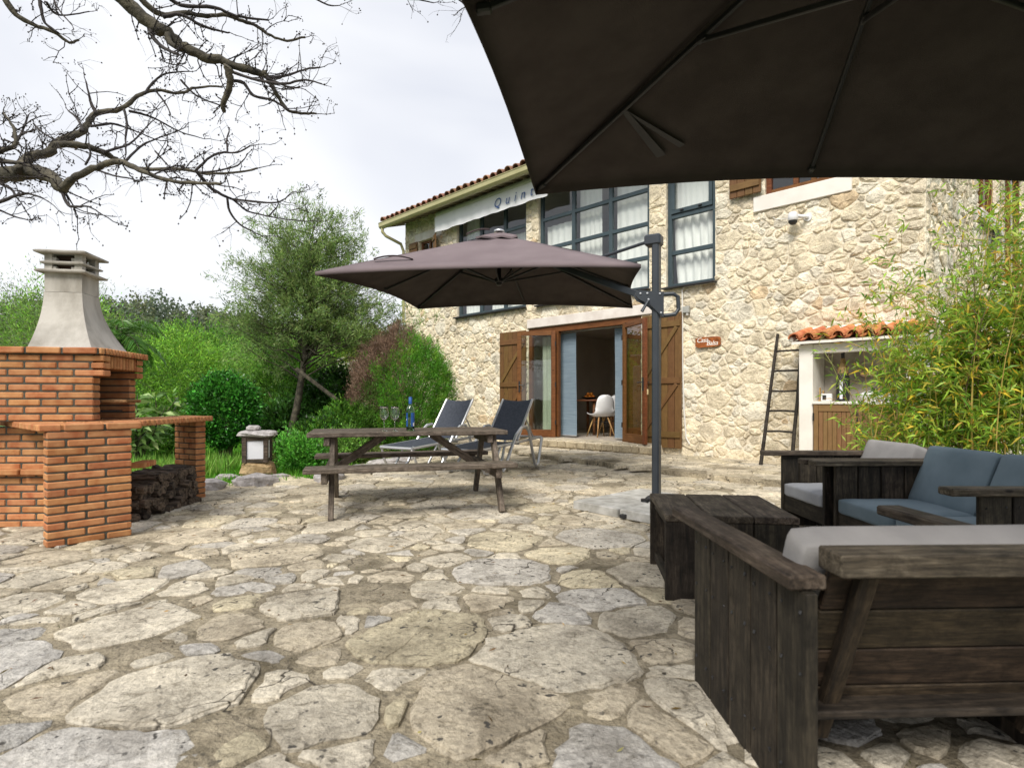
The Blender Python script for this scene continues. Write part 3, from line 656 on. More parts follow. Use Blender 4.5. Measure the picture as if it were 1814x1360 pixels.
# eaves, gutter, roof
def hbox(name, u0, u1, y0, y1, z0, z1, mat, bev=.005, par=None):
    g = MB(); g.bbox(((u0+u1)/2, (y0+y1)/2, (z0+z1)/2), (u1-u0, y1-y0, z1-z0), bev); return g.build(name, mat, par or house)
SL = math.tan(R(17)); EY = -.50; EZ = 5.47
g = MB(); g.add([(U0-.22, EY, EZ+.03), (U1+.5, EY, EZ+.03), (U1+.5, 5.5, EZ+.03+6*SL), (U0-.22, 5.5, EZ+.03+6*SL), (U0-.22, EY, EZ+.06), (U1+.5, EY, EZ+.06), (U1+.5, 5.5, EZ+.06+6*SL), (U0-.22, 5.5, EZ+.06+6*SL)], [(3, 2, 1, 0), (4, 5, 6, 7), (0, 1, 5, 4), (1, 2, 6, 5), (3, 0, 4, 7), (2, 3, 7, 6)])
g.build('soffit', WD_DARK, house)
u = U0-.1; rm = None
while u < U1+.4:
    g = MB(); g.beam((0, EY+.03, EZ-.02), (0, .05, EZ-.02+(.05-EY)*SL), .04, .05)
    if rm is None: rm = g.mesh('rafter', generic('rafter_paint', (.28, .24, .15), (.36, .31, .2), bmp=0))
    inst('rafter', rm, house, (u, 0, 0)); u += .27
# barrel tiles: covers and channels of the lowest course are parts, the rest one corrugated sheet
def barrel(r0, r1, l, n=7, th=.014, up=True):
    g = MB(); vs = []
    for k, (rr_, yy) in enumerate(((r0, 0), (r1, l))):
        for q in (0, 1):
            for j in range(n+1):
                a = math.pi*j/n; vs.append(((rr_-q*th)*math.cos(a), yy, (rr_-q*th)*math.sin(a)*(1 if up else -1)))
    m = n+1; fs = []
    for j in range(n): fs += [(j, j+1, 2*m+j+1, 2*m+j), (m+j, 3*m+j, 3*m+j+1, m+j+1), (j, m+j, m+j+1, j+1), (2*m+j, 2*m+j+1, 3*m+j+1, 3*m+j)]
    fs += [(0, 2*m, 3*m, m), (n, m+n, 3*m+n, 2*m+n)]
    g.add(vs, fs); return g
tm = barrel(.095, .075, .46).mesh('roof_tile', TILE_OLD); TP = .215; u = U0-.13; k = 0
tc2 = barrel(.085, .085, .46, up=False).mesh('roof_tile', TILE_OLD)
while u < U1+.5:
    inst('roof_tile', tm, house, (u, EY-.10+rng.uniform(-.015, .015), EZ+.10+rng.uniform(-.006, .006)), (math.atan(SL)+rng.uniform(-.02, .02), 0, rng.uniform(-.02, .02)))
    inst('roof_tile', tc2, house, (u+TP/2, EY-.06, EZ+.13), (math.atan(SL), 0, 0)); u += TP
g = MB(); nu = int((U1-U0+.8)/TP*6); vs = []
for j, yy in enumerate((EY+.3, 5.5)):
    for i in range(nu+1):
        uu = U0-.23+(U1-U0+.75)*i/nu; vs.append((uu, yy, EZ+.13+(yy-EY)*SL+.05*math.cos(2*math.pi*(uu-(U0-.13))/TP)))
g.add(vs, [(i, i+1, nu+2+i, nu+1+i) for i in range(nu)]); g.build('roof', TILE_OLD, house, smooth=True)
g = MB(); gp = [(-.07, .0), (-.065, -.09), (-.03, -.13), (.04, -.13), (.06, -.1), (.06, .0), (.045, 0), (.045, -.09), (-.03, -.115), (-.055, -.085), (-.058, 0)]
gy0 = EY-.07; vs = [(uu, gy0+a_, EZ+.055+b_) for uu in (U0-.28, U1+.5) for a_, b_ in gp]; k = len(gp); g.add(vs, [(i, (i+1) % k, k+(i+1) % k, k+i) for i in range(k)]+[tuple(range(k-1, -1, -1)), tuple(range(k, 2*k))])
g.tube([(U0-.28, gy0-.07, EZ+.058), (U1+.5, gy0-.07, EZ+.058)], .011, 6); g.build('gutter', GUTTER, house)
g = MB(); g.tube([(U0-.2, gy0, EZ-.06), (U0-.2, gy0, EZ-.16), (U0-.16, gy0+.08, EZ-.26), (U0-.03, -.12, EZ-.42), (U0+.0, -.06, EZ-.6), (U0+.0, -.06, 3.0)], .04, 10); g.build('downpipe', GUTTER, house)

# side and back walls, rooms behind the windows
g = MB(); D_ = 5.4
g.add([(U0, 0, -.05), (U0, D_, -.05), (U0, D_, WT+1), (U0, 0, WT)], [(3, 2, 1, 0)]); g.add([(U0, D_, -.05), (U1, D_, -.05), (U1, D_, WT+1), (U0, D_, WT+1)], [(3, 2, 1, 0)])
g.build('rear_wall', WMORT, house)
g = MB(); y0_ = .22
def room(u0, u1, y1, z0, z1, g=None):
    g = g or MB(); V_ = [(u0, .165, z0), (u1, .165, z0), (u1, y1, z0), (u0, y1, z0), (u0, .165, z1), (u1, .165, z1), (u1, y1, z1), (u0, y1, z1)]
    g.add(V_, [(4, 7, 6, 5), (3, 2, 6, 7), (0, 3, 7, 4), (1, 5, 6, 2)]); g.add(V_[:4], [(0, 1, 2, 3)]); return g
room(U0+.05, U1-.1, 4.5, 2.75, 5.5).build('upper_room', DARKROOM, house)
g = MB(); u0, u1, y1, z0, z1 = -3.2, 1.3, 4.2, .24, 2.6
V_ = [(u0, .165, z0), (u1, .165, z0), (u1, y1, z0), (u0, y1, z0), (u0, .165, z1), (u1, .165, z1), (u1, y1, z1), (u0, y1, z1)]
g.add(V_, [(4, 7, 6, 5), (3, 2, 6, 7), (0, 3, 7, 4), (1, 5, 6, 2)]); g.build('room_walls', PLASTER, house)
g = MB(); g.add([(u0, -.02, z0+.004), (u1, -.02, z0+.004), (u1, y1, z0+.004), (u0, y1, z0+.004)], [(0, 1, 2, 3)]); g.build('room_floor', ROOMFLOOR, house)
# inner door on the back wall of the dining room
dr = MB(); uD = -.75; dr.bbox((uD, 4.17, 1.27), (.86, .05, 2.05), .005); dr.build('inner_door', generic('inner_door_paint', (.42, .36, .29), (.46, .40, .33), jit=0, bmp=0), house)
inst('door_frame', bars_mesh([(uD-.52, uD-.44, .24, 2.38), (uD+.44, uD+.52, .24, 2.38), (uD-.44, uD+.44, 2.30, 2.38)], 4.16, .08, PLASTER), house)

# French doors, fixed lights, shutters
def shutter(name, w_, h_, nb, par, loc, rz, mat=WD_SHUT, rails=(.10, .50, .92), diag=True, face=-1):
    s = root(name, loc, rz); s.parent = par; bw = w_/nb
    for i in range(nb):
        plank('plank', s, (bw*(i+.5), 0, .0), (bw*(i+.5), 0, h_), bw-.006, .030, mat, up=(0, 1, 0), bev=.005)
    for f in rails: plank('rail', s, (.02, face*.027, h_*f), (w_-.02, face*.027, h_*f), .10 if h_ > 1 else .06, .024, mat, up=(0, 1, 0)) if False else plank('rail', s, (.02, face*.027, h_*f), (w_-.02, face*.027, h_*f), .024, .10 if h_ > 1 else .06, mat)
    if diag:
        for f0, f1 in zip(rails, rails[1:]):
            plank('brace', s, (.06, face*.0265, h_*f0+.06), (w_-.08, face*.0265, h_*f1-.06), .0225, .07, mat)
    return s
# right shutter folded back against the wall, left one likewise
shutter('shutter', .74, 2.24, 6, house, (.42, -.07, .19), 0)
shutter('shutter', .74, 2.24, 6, house, (-3.10, -.07, .19), R(3), rails=(.12, .5, .9))
shutter('window_shutter', wu(1352)-wu(1296), 1.25, 4, house, (wu(1296), -.08, wz(1296, 356)), 0, rails=(.12, .5, .88), diag=False)
sw = (wu(743)-wu(729)); shutter('window_shutter', sw, 1.05, 4, house, (wu(728.5), -.06, 3.95), 0, rails=(.1, .5, .9), diag=False)
shutter('window_shutter', sw, 1.05, 4, house, (wu(771), -.06, 3.95), R(-28), rails=(.1, .5, .9), diag=False)
hd, hh = .02, 2.20; z0 = .25
for q in [(-2.32, -2.24, z0, 2.45), (.27, .36, z0, 2.45), (-2.24, .27, 2.34, 2.45), (-1.60, -1.53, z0, 2.34), (-.02, .05, z0, 2.34)]: inst('door_frame', bars_mesh([q], .05, .08, WD_DOOR), house)
g = MB(); g.add([(-2.24, .05, z0), (-1.60, .05, z0), (-1.60, .05, 2.34), (-2.24, .05, 2.34)], [(0, 1, 2, 3)]); g.build('side_light', DPANE, house)
g = MB(); g.bbox((.16, .05, 1.30), (.22, .03, 2.08), .003); g.build('side_panel', WD_DOOR, house)
def leaf_door(loc, rz, sgn):
    d = root('glazed_door', loc, rz); d.parent = house; w_ = .765*sgn; f = .085
    lo, hi = sorted((0, w_)); fr = [(lo, lo+f, 0, 2.10), (hi-f, hi, 0, 2.10), (lo+f, hi-f, 0, .15), (lo+f, hi-f, 2.10-f, 2.10)]
    for q in fr: inst('frame_bar', bars_mesh([q], 0, .055, WD_DOOR), d)
    g = MB(); g.add([(lo+f-.01, 0, .14), (hi-f+.01, 0, .14), (hi-f+.01, 0, 2.03), (lo+f-.01, 0, 2.03)], [(0, 1, 2, 3)]); g.build('pane', DPANE, d)
    g = MB(); hx = w_-.045*sgn; g.bbox((hx, -.035, 1.0), (.03, .02, .22), .003); g.tube([(hx, -.05, 1.03), (hx, -.08, 1.03), (hx-.10*sgn, -.085, 1.03)], .010, 8); g.tube([(hx, .05, 1.03), (hx, .08, 1.03), (hx-.10*sgn, .085, 1.03)], .010, 8); g.build('handle', BLACKM, d)
    g = MB()
    for z in (.25, 1.0, 1.8): g.tube([(.0, -.035, z), (0, -.035, z+.09)], .012, 8)
    g.build('hinge', BLACKM, d); return d
def rot_to(dx, dy): return math.atan2(dy, dx)-HROT
leaf_door((-1.56, -.035, z0), rot_to(.77, -.11), -1)      # opened to the left (leaf runs along -x of its frame)
leaf_door((0.02, -.035, z0), rot_to(.23, -.74), 1)
# key tag on the right leaf
kt = root('key_tag', hw(.02, -.035, 0)+Vector((.245, -.76, 1.12)), rot_to(.23, -.74)+HROT, 'small cream tag hanging from the lock of the right glazed door', 'tag')
g = MB(); g.bbox((0, 0, 0), (.035, .008, .09), .003); g.build('card', generic('cream_card', (.62, .5, .25), (.7, .58, .32), bmp=0), kt); g = MB(); g.tube([(0, 0, .045), (.005, -.01, .09), (0, -.02, .13)], .003, 5); g.build('string', BLACKM, kt)
# threshold step in small stones
g = MB(); g.bbox((-.85, -.19, .155), (3.3, .38, .165), .02); o = g.build('threshold', WMORT, house)
r = random.Random(77); u = -2.48
while u < .75:
    l = r.uniform(.12, .3); g = MB(); g.bbox((l/2-.006, 0, 0), (l-.014, .06, .125), .018)
    vs = [tuple(c+r.uniform(-.006, .006) for c in p) for p in g.v]; cc = np.tile(np.array((.52, .44, .31))*r.uniform(.8, 1.1), (len(vs), 1))
    inst('step_stone', col_mesh('step_stone', vs, g.f, cc, WSTONE), house, (u, -.385, .15)); u += l
u = -2.48
while u < .75:
    l = r.uniform(.25, .5); g = MB(); g.bbox((l/2-.006, 0, 0), (l-.012, .36, .03), .01)
    vs = [tuple(c+r.uniform(-.004, .004) for c in p) for p in g.v]; cc = np.tile(np.array((.60, .53, .41))*r.uniform(.9, 1.05), (len(vs), 1))
    inst('step_slab', col_mesh('step_slab', vs, g.f, cc, WSTONE), house, (u, -.20, .232)); u += l

# awning box with its valance and lettering
aw = root('awning', tuple(hw((wu(785)+wu(985))/2, -.16, 5.47)), HROT, 'white retracted awning with blue lettering on its valance under the eaves', 'awning')
AL = (wu(985)-wu(785))/2
g = MB(); vs = []; n = 12
for x in (-AL, AL):
    for j in range(n): a = 2*math.pi*j/n; vs.append((x, .085*math.cos(a), .085*math.sin(a)-.06))
g.add(vs, [(j, (j+1) % n, n+(j+1) % n, n+j) for j in range(n)]+[tuple(range(n-1, -1, -1)), tuple(range(n, 2*n))]); g.build('cassette', AWNBOX, aw, smooth=False)
g = MB(); m = 90; vs = []
for j, zz in enumerate((-.12, -.24, -.36, -.49)):
    for i in range(m+1):
        x = -AL+2*AL*i/m; vs.append((x, -.10+.010*math.sin(x*9)*j/3+.006*math.sin(x*23)*j/3, zz+(.010*math.sin(x*2*math.pi/.62) if j == 3 else 0)))
g.add(vs, [(j*(m+1)+i, j*(m+1)+i+1, (j+1)*(m+1)+i+1, (j+1)*(m+1)+i) for j in range(3) for i in range(m)]); g.build('valance', AWN, aw, smooth=True)
def text(s, size, par, loc, rot, mat, space=1.0, shear=0.0, ext=.001, name='lettering'):
    c = bpy.data.curves.new(name, 'FONT'); c.body = s; c.size = size; c.extrude = ext; c.space_character = space; c.shear = shear; c.materials.append(mat); c.resolution_u = 3
    o = bpy.data.objects.new(name, c); SC.collection.objects.link(o); bpy.context.view_layer.update(); m = bpy.data.meshes.new_from_object(o); bpy.data.objects.remove(o); return inst(name, m, par, loc, rot)
uc = (wu(785)+wu(985))/2
text('Quinta', .27, aw, (wu(876, .25)-uc, -.125, -.40), (R(90), 0, 0), INKB, 1.92, .25, .0005)

# curtains behind the glass (hung things)
def pleats(name, u0, u1, z0, z1, yy, mat, label, amp=.025, per=.11, seed=0, gather=0.0, cat='curtain', group=None):
    rt = root(name, tuple(hw((u0+u1)/2, yy, z0)), HROT, label, cat, group); r_ = random.Random(seed); L_ = u1-u0; m = int(L_/.018); vs = []; rows = 8
    for j in range(rows+1):
        f = j/rows; k = 1-gather*(1-f)**2
        for i in range(m+1):
            x = -L_/2+L_*i/m; vs.append((x*k+gather*.3*L_*(1-f)**2, amp*(.45+1.1*abs(mnoise.noise(Vector((x*2.2, f*.8, seed)))))*math.sin(x*2*math.pi/per+2.6*math.sin(x*3.1+seed)+1.2*mnoise.noise(Vector((x*4, f*1.5, seed))))*(1-.3*f), f*(z1-z0)+(.02*math.sin(x*9) if j == 0 else 0)))
    g = MB(); g.add(vs, [(j*(m+1)+i, j*(m+1)+i+1, (j+1)*(m+1)+i+1, (j+1)*(m+1)+i) for j in range(rows) for i in range(m)])
    g.build('cloth', mat, rt, smooth=True); return rt
pleats('curtain', wu(813), wu(836), 2.95, 5.3, .24, CURT, 'narrow white curtain at the left side of the awning window', seed=1)
pleats('curtain', wu(856), wu(928), 2.95, 4.60, .27, CURT, 'wide white curtain in the lower half of the awning window', seed=2)
pleats('curtain', wu(957), wu(1006), 2.95, 4.55, .24, CURT, 'white curtain in the left column of the middle window', seed=3, per=.14)
pleats('curtain', wu(1013), wu(1052), 2.95, 5.3, .27, CURT, 'white curtain drawn half across the centre of the middle window', seed=4)
pleats('curtain', wu(1080), wu(1147), 2.95, 5.3, .24, CURT, 'white curtain covering the right column of the middle window', seed=5, per=.15)
pleats('curtain', wu(1183), wu(1259), 2.89, 4.15, .22, CURT, 'white curtain gathered loosely in the tall right window', seed=6, gather=.12, amp=.035, per=.17)
pleats('curtain', wu(1185), wu(1262), 4.17, 5.3, .20, CURT, 'flat white blind behind the top pane of the tall window', seed=7, amp=.008)
pleats('curtain', -2.2, -1.98, .27, 2.3, .30, CURT, 'pale curtain seen through the left glazed door leaf', seed=8)
def flat_panel(u0, u1, label, yy):
    rt = root('panel_curtain', tuple(hw((u0+u1)/2, yy, .27)), HROT, label, 'curtain'); g = MB(); w_ = u1-u0; m = 10; vs = []
    for j in range(13):
        for i in range(m+1): x = -w_/2+w_*i/m; vs.append((x, .012*math.sin(x*5+j*.35), j/12*2.04))
    g.add(vs, [(j*(m+1)+i, j*(m+1)+i+1, (j+1)*(m+1)+i+1, (j+1)*(m+1)+i) for j in range(12) for i in range(m)]); g.build('cloth', BLUEC, rt, smooth=True)
    g = MB(); g.bbox((0, .0, .01), (w_+.01, .02, .025), .003); g.build('hem_bar', SILVER, rt); return rt
flat_panel(wu(988, -.2), wu(1021, -.2), 'blue linen panel curtain on the left of the open doorway', .2)
flat_panel(wu(1089, -.2), wu(1108, -.2), 'blue linen panel curtain on the right of the open doorway', .2)
g = MB(); g.bbox((-.77, .2, 2.345), (1.5, .08, .03), .004); o = g.build('curtain_track', SILVER, house)
# ================================================================== BRICK BARBECUE
BO = Vector((-3.3, 4.5, 0)); bbq = root('brick_barbecue', BO, 0, 'orange brick barbecue with a flared concrete hood and side counters', 'barbecue')
AD = Vector((.986, .167, 0)); BD = Vector((-.167, .986, 0)); brick_list = []; _bm = {}
BMAT = [0]
def brick_at(c, rz, l, h, d, dist=None):
    brick_list.append((tuple(c), rz, round(l, 3), h, d, BMAT[0]))
def brick_wall(a, dirv, length, rows, z0, pitch=.056, d=.105, bl=.214, bh=.0455, jt=.0125, phase=0, core=True, out=None, skip=None):
    """face line starts at a, runs along dirv; the outward side is to the right-hand of dirv (clockwise)"""
    dirv = Vector((dirv[0], dirv[1], 0)).normalized(); nin = Vector((-dirv.y, dirv.x, 0)); a = Vector((a[0], a[1], 0)); rz = math.atan2(dirv.y, dirv.x)
    for k in range(rows):
        x = -(0 if (k+phase) % 2 else bl/2+jt/2); z = z0+k*pitch+bh/2+.004; e = length+(out(k) if out else 0)
        while x < e-.02:
            x0 = max(0, x); x1 = min(e, x+bl)
            if e-x1 < .05: x1 = e
            if x1-x0 > .02 and not (skip and skip(k, x0, x1)): brick_at(a+dirv*(x0+x1)/2+nin*d/2+Vector((0, 0, z)), rz, x1-x0, bh, d)
            x += bl+jt
    if core:
        g = MB(); c = a+dirv*length/2+nin*d/2; g.box(c-BO+Vector((0, 0, z0+rows*pitch/2)), (length-.012, d-.014, rows*pitch), rz); g.build('mortar', MORT, bbq)
def soldiers(a, b, z, pitch, d, h, label=None, gap=.017, inward=1):
    a, b = Vector((a[0], a[1], 0)), Vector((b[0], b[1], 0)); dv = (b-a); l = dv.length; dv.normalize(); nin = Vector((-dv.y, dv.x, 0))*inward; rz = math.atan2(dv.y, dv.x); n = max(1, round(l/pitch))
    for k in range(n): brick_at(a+dv*l*(k+.5)/n+nin*d/2+Vector((0, 0, z+h/2)), rz, l/n-gap, h, d)
ZC = .784; P0 = (-3.11, 3.77); WD = Vector((.66, .751, 0)).normalized()
brick_wall(P0, WD, .49, 14, 0, d=.11)
# recess behind it
brick_wall((-4.5, 4.37), (1, .04), 1.42, 14, 0, phase=1)
soldiers((-4.5, 4.31), (-3.08, 4.36), .415, .235, .11, .045)
brick_wall((-3.08, 4.43), (-.6, .8), .40, 14, 0, phase=0)
# upper body: A face, opening on the B side
C0 = Vector((-3.25, 4.38, 0)); a0 = C0-AD*1.15; ZB = .832; BP = .0575
brick_wall(a0, AD, 1.15, 9, ZB, pitch=BP, out=lambda k: .075 if k >= 6 else 0)
BMAT[0] = 1; fr0 = C0+BD*.57-AD*.42; brick_wall(fr0, AD, .42, 9, ZB, pitch=BP, phase=1, out=lambda k: .06 if k >= 6 else 0)
BMAT[0] = 0; brick_wall(C0+BD*.675, -AD, 1.0, 9, ZB, pitch=BP)                        # far outer face
lb = C0+AD*.005
soldiers(C0+AD*.045+BD*.03, C0+AD*.045+BD*.60, 1.245, .047, .10, .105)
# fire box, sooty inside
g = MB(); o_ = C0-AD*.44-BO
for (c, s) in ((o_+BD*.335+Vector((0, 0, ZB+.26)), (.03, .50, .52)),): g.box(c, s, math.atan2(AD.y, AD.x))
g.box(C0-AD*.21+BD*.34-BO+Vector((0, 0, ZB+.512)), (.44, .50, .02), math.atan2(AD.y, AD.x)); g.build('fire_back', SOOT, bbq)
g = MB()
for z in (.905, .985):
    for k in range(9): p = C0+BD*(.13+.045*k)-BO+Vector((0, 0, z)); g.tube([p-AD*.02, p-AD*.38], .0035, 5)
    for q in (.03, .2, .37): p = C0-AD*q-BO+Vector((0, 0, z-.004)); g.tube([p+BD*.12, p+BD*.5], .0045, 5)
g.build('grill', BLACKM, bbq)
for f in (.18, .42):
    g = MB(); p = C0+BD*f-BO+Vector((0, 0, .985)); g.tube([p-AD*.03, p+AD*.04, p+AD*.15], [.011, .015, .013], 8); g.build('grill_handle', PINE, bbq)
# mantle
def mpt(x, y): return C0+AD*x+BD*y
mz = ZB+9*BP+.001
poly = [mpt(-1.2, -.035), mpt(.045, -.035), mpt(.085, .02), mpt(.085, .72), mpt(-1.2, .72)]
g = MB(); g.prism([((p-BO).x+0, (p-BO).y) for p in [mpt(-1.2, -.022), mpt(.035, -.022), mpt(.07, .025), mpt(.07, .70), mpt(-1.2, .70)]], mz, mz+.044); g.build('mantle_core', MORT, bbq)
soldiers(mpt(-1.2, -.035), mpt(.045, -.035), mz, .235, .11, .048); soldiers(mpt(.055, -.025), mpt(.085, .02), mz, .06, .1, .048); soldiers(mpt(.087, .025), mpt(.087, .72), mz, .05, .12, .048)
# counters
Q = [Vector((*p, 0)) for p in ((-4.75, 5.1), (-3.14, 3.735), (-2.735, 4.175), (-2.95, 4.45), (-3.03, 5.73), (-3.40, 5.92), (-3.62, 5.2), (-4.3, 5.2))]
g = MB(); g.prism([((p-BO).x, (p-BO).y) for p in (Q[0]+Vector((.03, .03, 0)), Q[1]+Vector((.01, .03, 0)), Q[2]+Vector((-.03, 0, 0)), Q[3]+Vector((-.03, 0, 0)), Q[4]+Vector((-.03, -.02, 0)), Q[5]+Vector((.01, -.02, 0)), Q[6]+Vector((.02, 0, 0)), Q[7])], ZC, ZC+.038); g.build('counter_core', MORT, bbq)
soldiers(Q[1], Q[0], ZC, .053, .215, .046, inward=-1); 
dv = (Q[2]-Q[1]).normalized(); nn = Vector((-dv.y, dv.x, 0)); LL = (Q[2]-Q[1]).length
for x0, x1 in ((.004, .125), (.14, .365), (.38, LL)): brick_at(Q[1]+dv*(x0+x1)/2+nn*.055+Vector((0, 0, ZC+.023)), math.atan2(dv.y, dv.x), x1-x0, .046, .11)
soldiers(Q[2]+(Q[3]-Q[2])*.12, Q[3], ZC, .05, .16, .046); soldiers(Q[3], Q[4], ZC, .066, .21, .046); soldiers(Q[4], Q[5], ZC, .12, .1, .046)
Qp = [(q.x, q.y) for q in Q]
for i in range(-16, 22):                  # bricks lying in the counter top
    for j in range(-8, 14):
        p = Vector((-3.2, 4.5, 0))+AD*(.118*i+.059*(j % 2))+BD*(.118*j)
        if not all(point_in(Qp, p.x+a_, p.y+b_) for a_, b_ in ((-.06, 0), (.06, 0), (0, -.06), (0, .06))) or min(seg_dist(p.x, p.y, [Qp[0], Qp[1]])-.24, seg_dist(p.x, p.y, [Qp[1], Qp[2]])-.13, seg_dist(p.x, p.y, [Qp[3], Qp[4]])-.24) < 0: continue
        for o_ in (-.028, .028): brick_at(p+BD*o_+Vector((0, 0, ZC+.0215)), math.atan2(AD.y, AD.x), .108, .046, .050)
# small ledge on the far side of the pillar, right-hand pillar
soldiers((-2.93, 4.50), (-2.98, 4.74), .45, .056, .11, .045); 
E = Vector((-3.15, 5.62, 0)); d1 = Vector((.9, -.44, 0)).normalized(); d2 = Vector((.44, .9, 0)).normalized()
brick_wall(E-d1*.33, d1, .33, 14, 0, bl=.14, d=.11, phase=1); 
# emit, nearest first
brick_list.sort(key=lambda b: (Vector(b[0])-Vector((0, 0, 1))).length+(2 if b[2] < .06 and False else 0))
AVs = MB(); rnd_b = random.Random(4)
for k, (c, rz, l, h, d, bm_) in enumerate(brick_list):
    key = (round(l/.02)*.02 if l > .07 else round(l, 3), h, d)
    c_ = Vector(c)-BO
    if k < 298:
        kk = (round(l, 3), h, d, bm_)
        if kk not in _bm: g = MB(); g.bbox((0, 0, 0), (l, d, h), .007); _bm[kk] = g.mesh('brick', (BRICK, BRICK_IN)[bm_])
        inst('brick', _bm[kk], bbq, c_, (rnd_b.uniform(-.006, .006), rnd_b.uniform(-.006, .006), rz+rnd_b.uniform(-.008, .008)))
    else: AVs.bbox(c_, (l, d, h), .005, rz)
if AVs.v: tag(AVs.build('far_bricks', BRICK, bbq), kind='stuff')
# hood
def sq(c, a, b, z): return [Vector((c[0], c[1], 0))+AD*(sx*a)+BD*(sy*b)+Vector((0, 0, z))-BO for sx, sy in ((-1, -1), (1, -1), (1, 1), (-1, 1))]
g = MB(); cb, cn = (-3.55, 4.655), (-3.675, 4.72); ab, an, bb_, bn = .222, .14, .29, .128; zs0 = mz+.049; rings = []
for k in range(13):
    t = k/12; f = (1-t)**1.75; z = zs0+.47*t; q = (.0 if t > 0 else 0)
    rings.append(sq((cn[0]+(cb[0]-cn[0])*f, cn[1]+(cb[1]-cn[1])*f), an+(ab-an)*f, bn+(bb_-bn)*f, z))
def loft(g, rings, close=True):
    vs = [p for r_ in rings for p in r_]; n = len(rings[0]); fs = [(i*n+j, i*n+(j+1) % n, (i+1)*n+(j+1) % n, (i+1)*n+j) for i in range(len(rings)-1) for j in range(n)]
    if close: fs += [tuple(range(n-1, -1, -1)), tuple((len(rings)-1)*n+j for j in range(n))]
    g.add(vs, fs)
loft(g, rings); g.build('hood', CONC, bbq)
g = MB(); zn = zs0+.473; loft(g, [sq(cn, an-.003, bn-.003, zn), sq(cn, an-.003, bn-.003, zn+.155)]); g.build('chimney_collar', CONC, bbq)
g = MB(); zt = zn+.155
for dz, a_, b_, h_ in ((.0, an+.045, bn+.045, .028), (.072, an+.02, bn+.02, .026), (.155, an+.05, bn+.05, .028)):
    loft(g, [sq(cn, a_-.004, b_-.004, zt+dz), sq(cn, a_, b_, zt+dz+.008), sq(cn, a_, b_, zt+dz+h_-.012), sq(cn, a_-.03, b_-.03, zt+dz+h_)])
for dz, a_ in ((.026, 0), (.098, 0)):
    for sx in (-1, 1):
        for sy in (-1, 1):
            p = Vector((*cn, 0))+AD*(sx*(an-.03))+BD*(sy*(bn-.03))-BO; rz = math.atan2(AD.y, AD.x); g.box(p+Vector((0, 0, zt+dz+.025)), (.055, .055, .06), rz)
            p2 = Vector((*cn, 0))+AD*(sx*(an-.06))+BD*(sy*(bn-.03))-BO; g.box(p2+Vector((0, 0, zt+dz+.014)), (.05, .04, .024), rz)
g.build('chimney_cap', CONC, bbq)
g = MB(); loft(g, [sq(cn, an-.06, bn-.06, zt+.0), sq(cn, an-.06, bn-.06, zt+.15)]); g.build('flue', SOOT, bbq)

# firewood under the counter
lm = []
for k in range(7):
    r_ = random.Random(k); g = MB(); n = 7; L0 = r_.uniform(.30, .38); rad_ = r_.uniform(.024, .04); pts_ = [Vector((L0*(i/3-.5), r_.uniform(-.008, .008), r_.uniform(-.008, .008))) for i in range(4)]
    g.tube(pts_, [rad_*r_.uniform(.85, 1.1) for _ in range(4)], n); g.v = [(p[0], p[1]*r_.uniform(.86, 1.14), p[2]*r_.uniform(.86, 1.14)) for p in g.v]; lm.append(g.mesh('firewood_log', LOGM))
r_ = random.Random(12); cnt = 0
for row in range(6):
    zz = .035+row*.056; n = 17
    for k in range(n):
        t = (k+.5*(row % 2)+.2)/17; 
        if row > 4 and t < .25: continue
        p = Vector((-3.02, 4.62, 0))+Vector((-.04, 1.0, 0))*t*.95+Vector((-.19, 0, zz+r_.uniform(-.01, .01))); p.x += r_.uniform(-.04, .04)
        top = row >= 5 or (row == 4 and r_.random() < .3)
        o = inst('firewood_log', lm[cnt % 7], None, p, (r_.uniform(0, 6), r_.uniform(-.07, .07), r_.uniform(-.28, .28)+math.pi*(k % 2)-.15))
        tag(o, 'dark dry firewood log in the pile under the brick counter', 'log', 'firewood logs under the barbecue counter'); cnt += 1
#o = inst('firewood_log', lm[2], None, (-3.24, 5.42, .455), (.4, .25, .5), (.9, 1.3, 1.3)); tag(o, 'thick log lying tilted on top of the pile against the right brick pillar', 'log', 'firewood logs under the barbecue counter')

# ================================================================== STONE LANTERN
lt = root('garden_lantern', gpx(456, 845), .18, 'wooden garden lantern with white panels and a rough stone cap on an ochre block', 'lantern')
boulder('base_block', (0, 0, .115), (.52, .34, .24), OCHRE, lt, 3); 
def one(name, mat, par, c, s, b=.004): g = MB(); g.bbox(c, s, b); return g.build(name, mat, par)
for sx in (-1, 1):
    for sy in (-1, 1): one('post', WD_TOP, lt, (sx*.145, sy*.12, .40), (.06, .06, .36))
for z in (.245, .555):
    for sy in (-1, 1): one('rail', WD_TOP, lt, (0, sy*.118, z), (.23, .045, .055))
    for sx in (-1, 1): one('rail', WD_TOP, lt, (sx*.143, 0, z), (.045, .18, .055))
for c, s in (((0, -.118, .40), (.225, .012, .26)), ((.143, 0, .40), (.012, .175, .26)), ((-.143, 0, .40), (.012, .175, .26)), ((0, .118, .40), (.225, .012, .26))): one('panel', PAPERW, lt, c, s, .001)
boulder('cap_stone', (.01, 0, .62), (.56, .42, .10), LICHEN, lt, 5); boulder('top_stone', (-.05, .0, .70), (.20, .16, .08), LICHEN, lt, 8)
for i, (x, y, s) in enumerate(((-.13, -.27, .2), (.12, -.26, .17), (.33, -.12, .26), (-.42, .0, .3))): boulder('foot_stone', (x, y, .01), (s, s*.7, .09), LICHEN, lt, 20+i)

lt.scale = (.88, .88, .9)
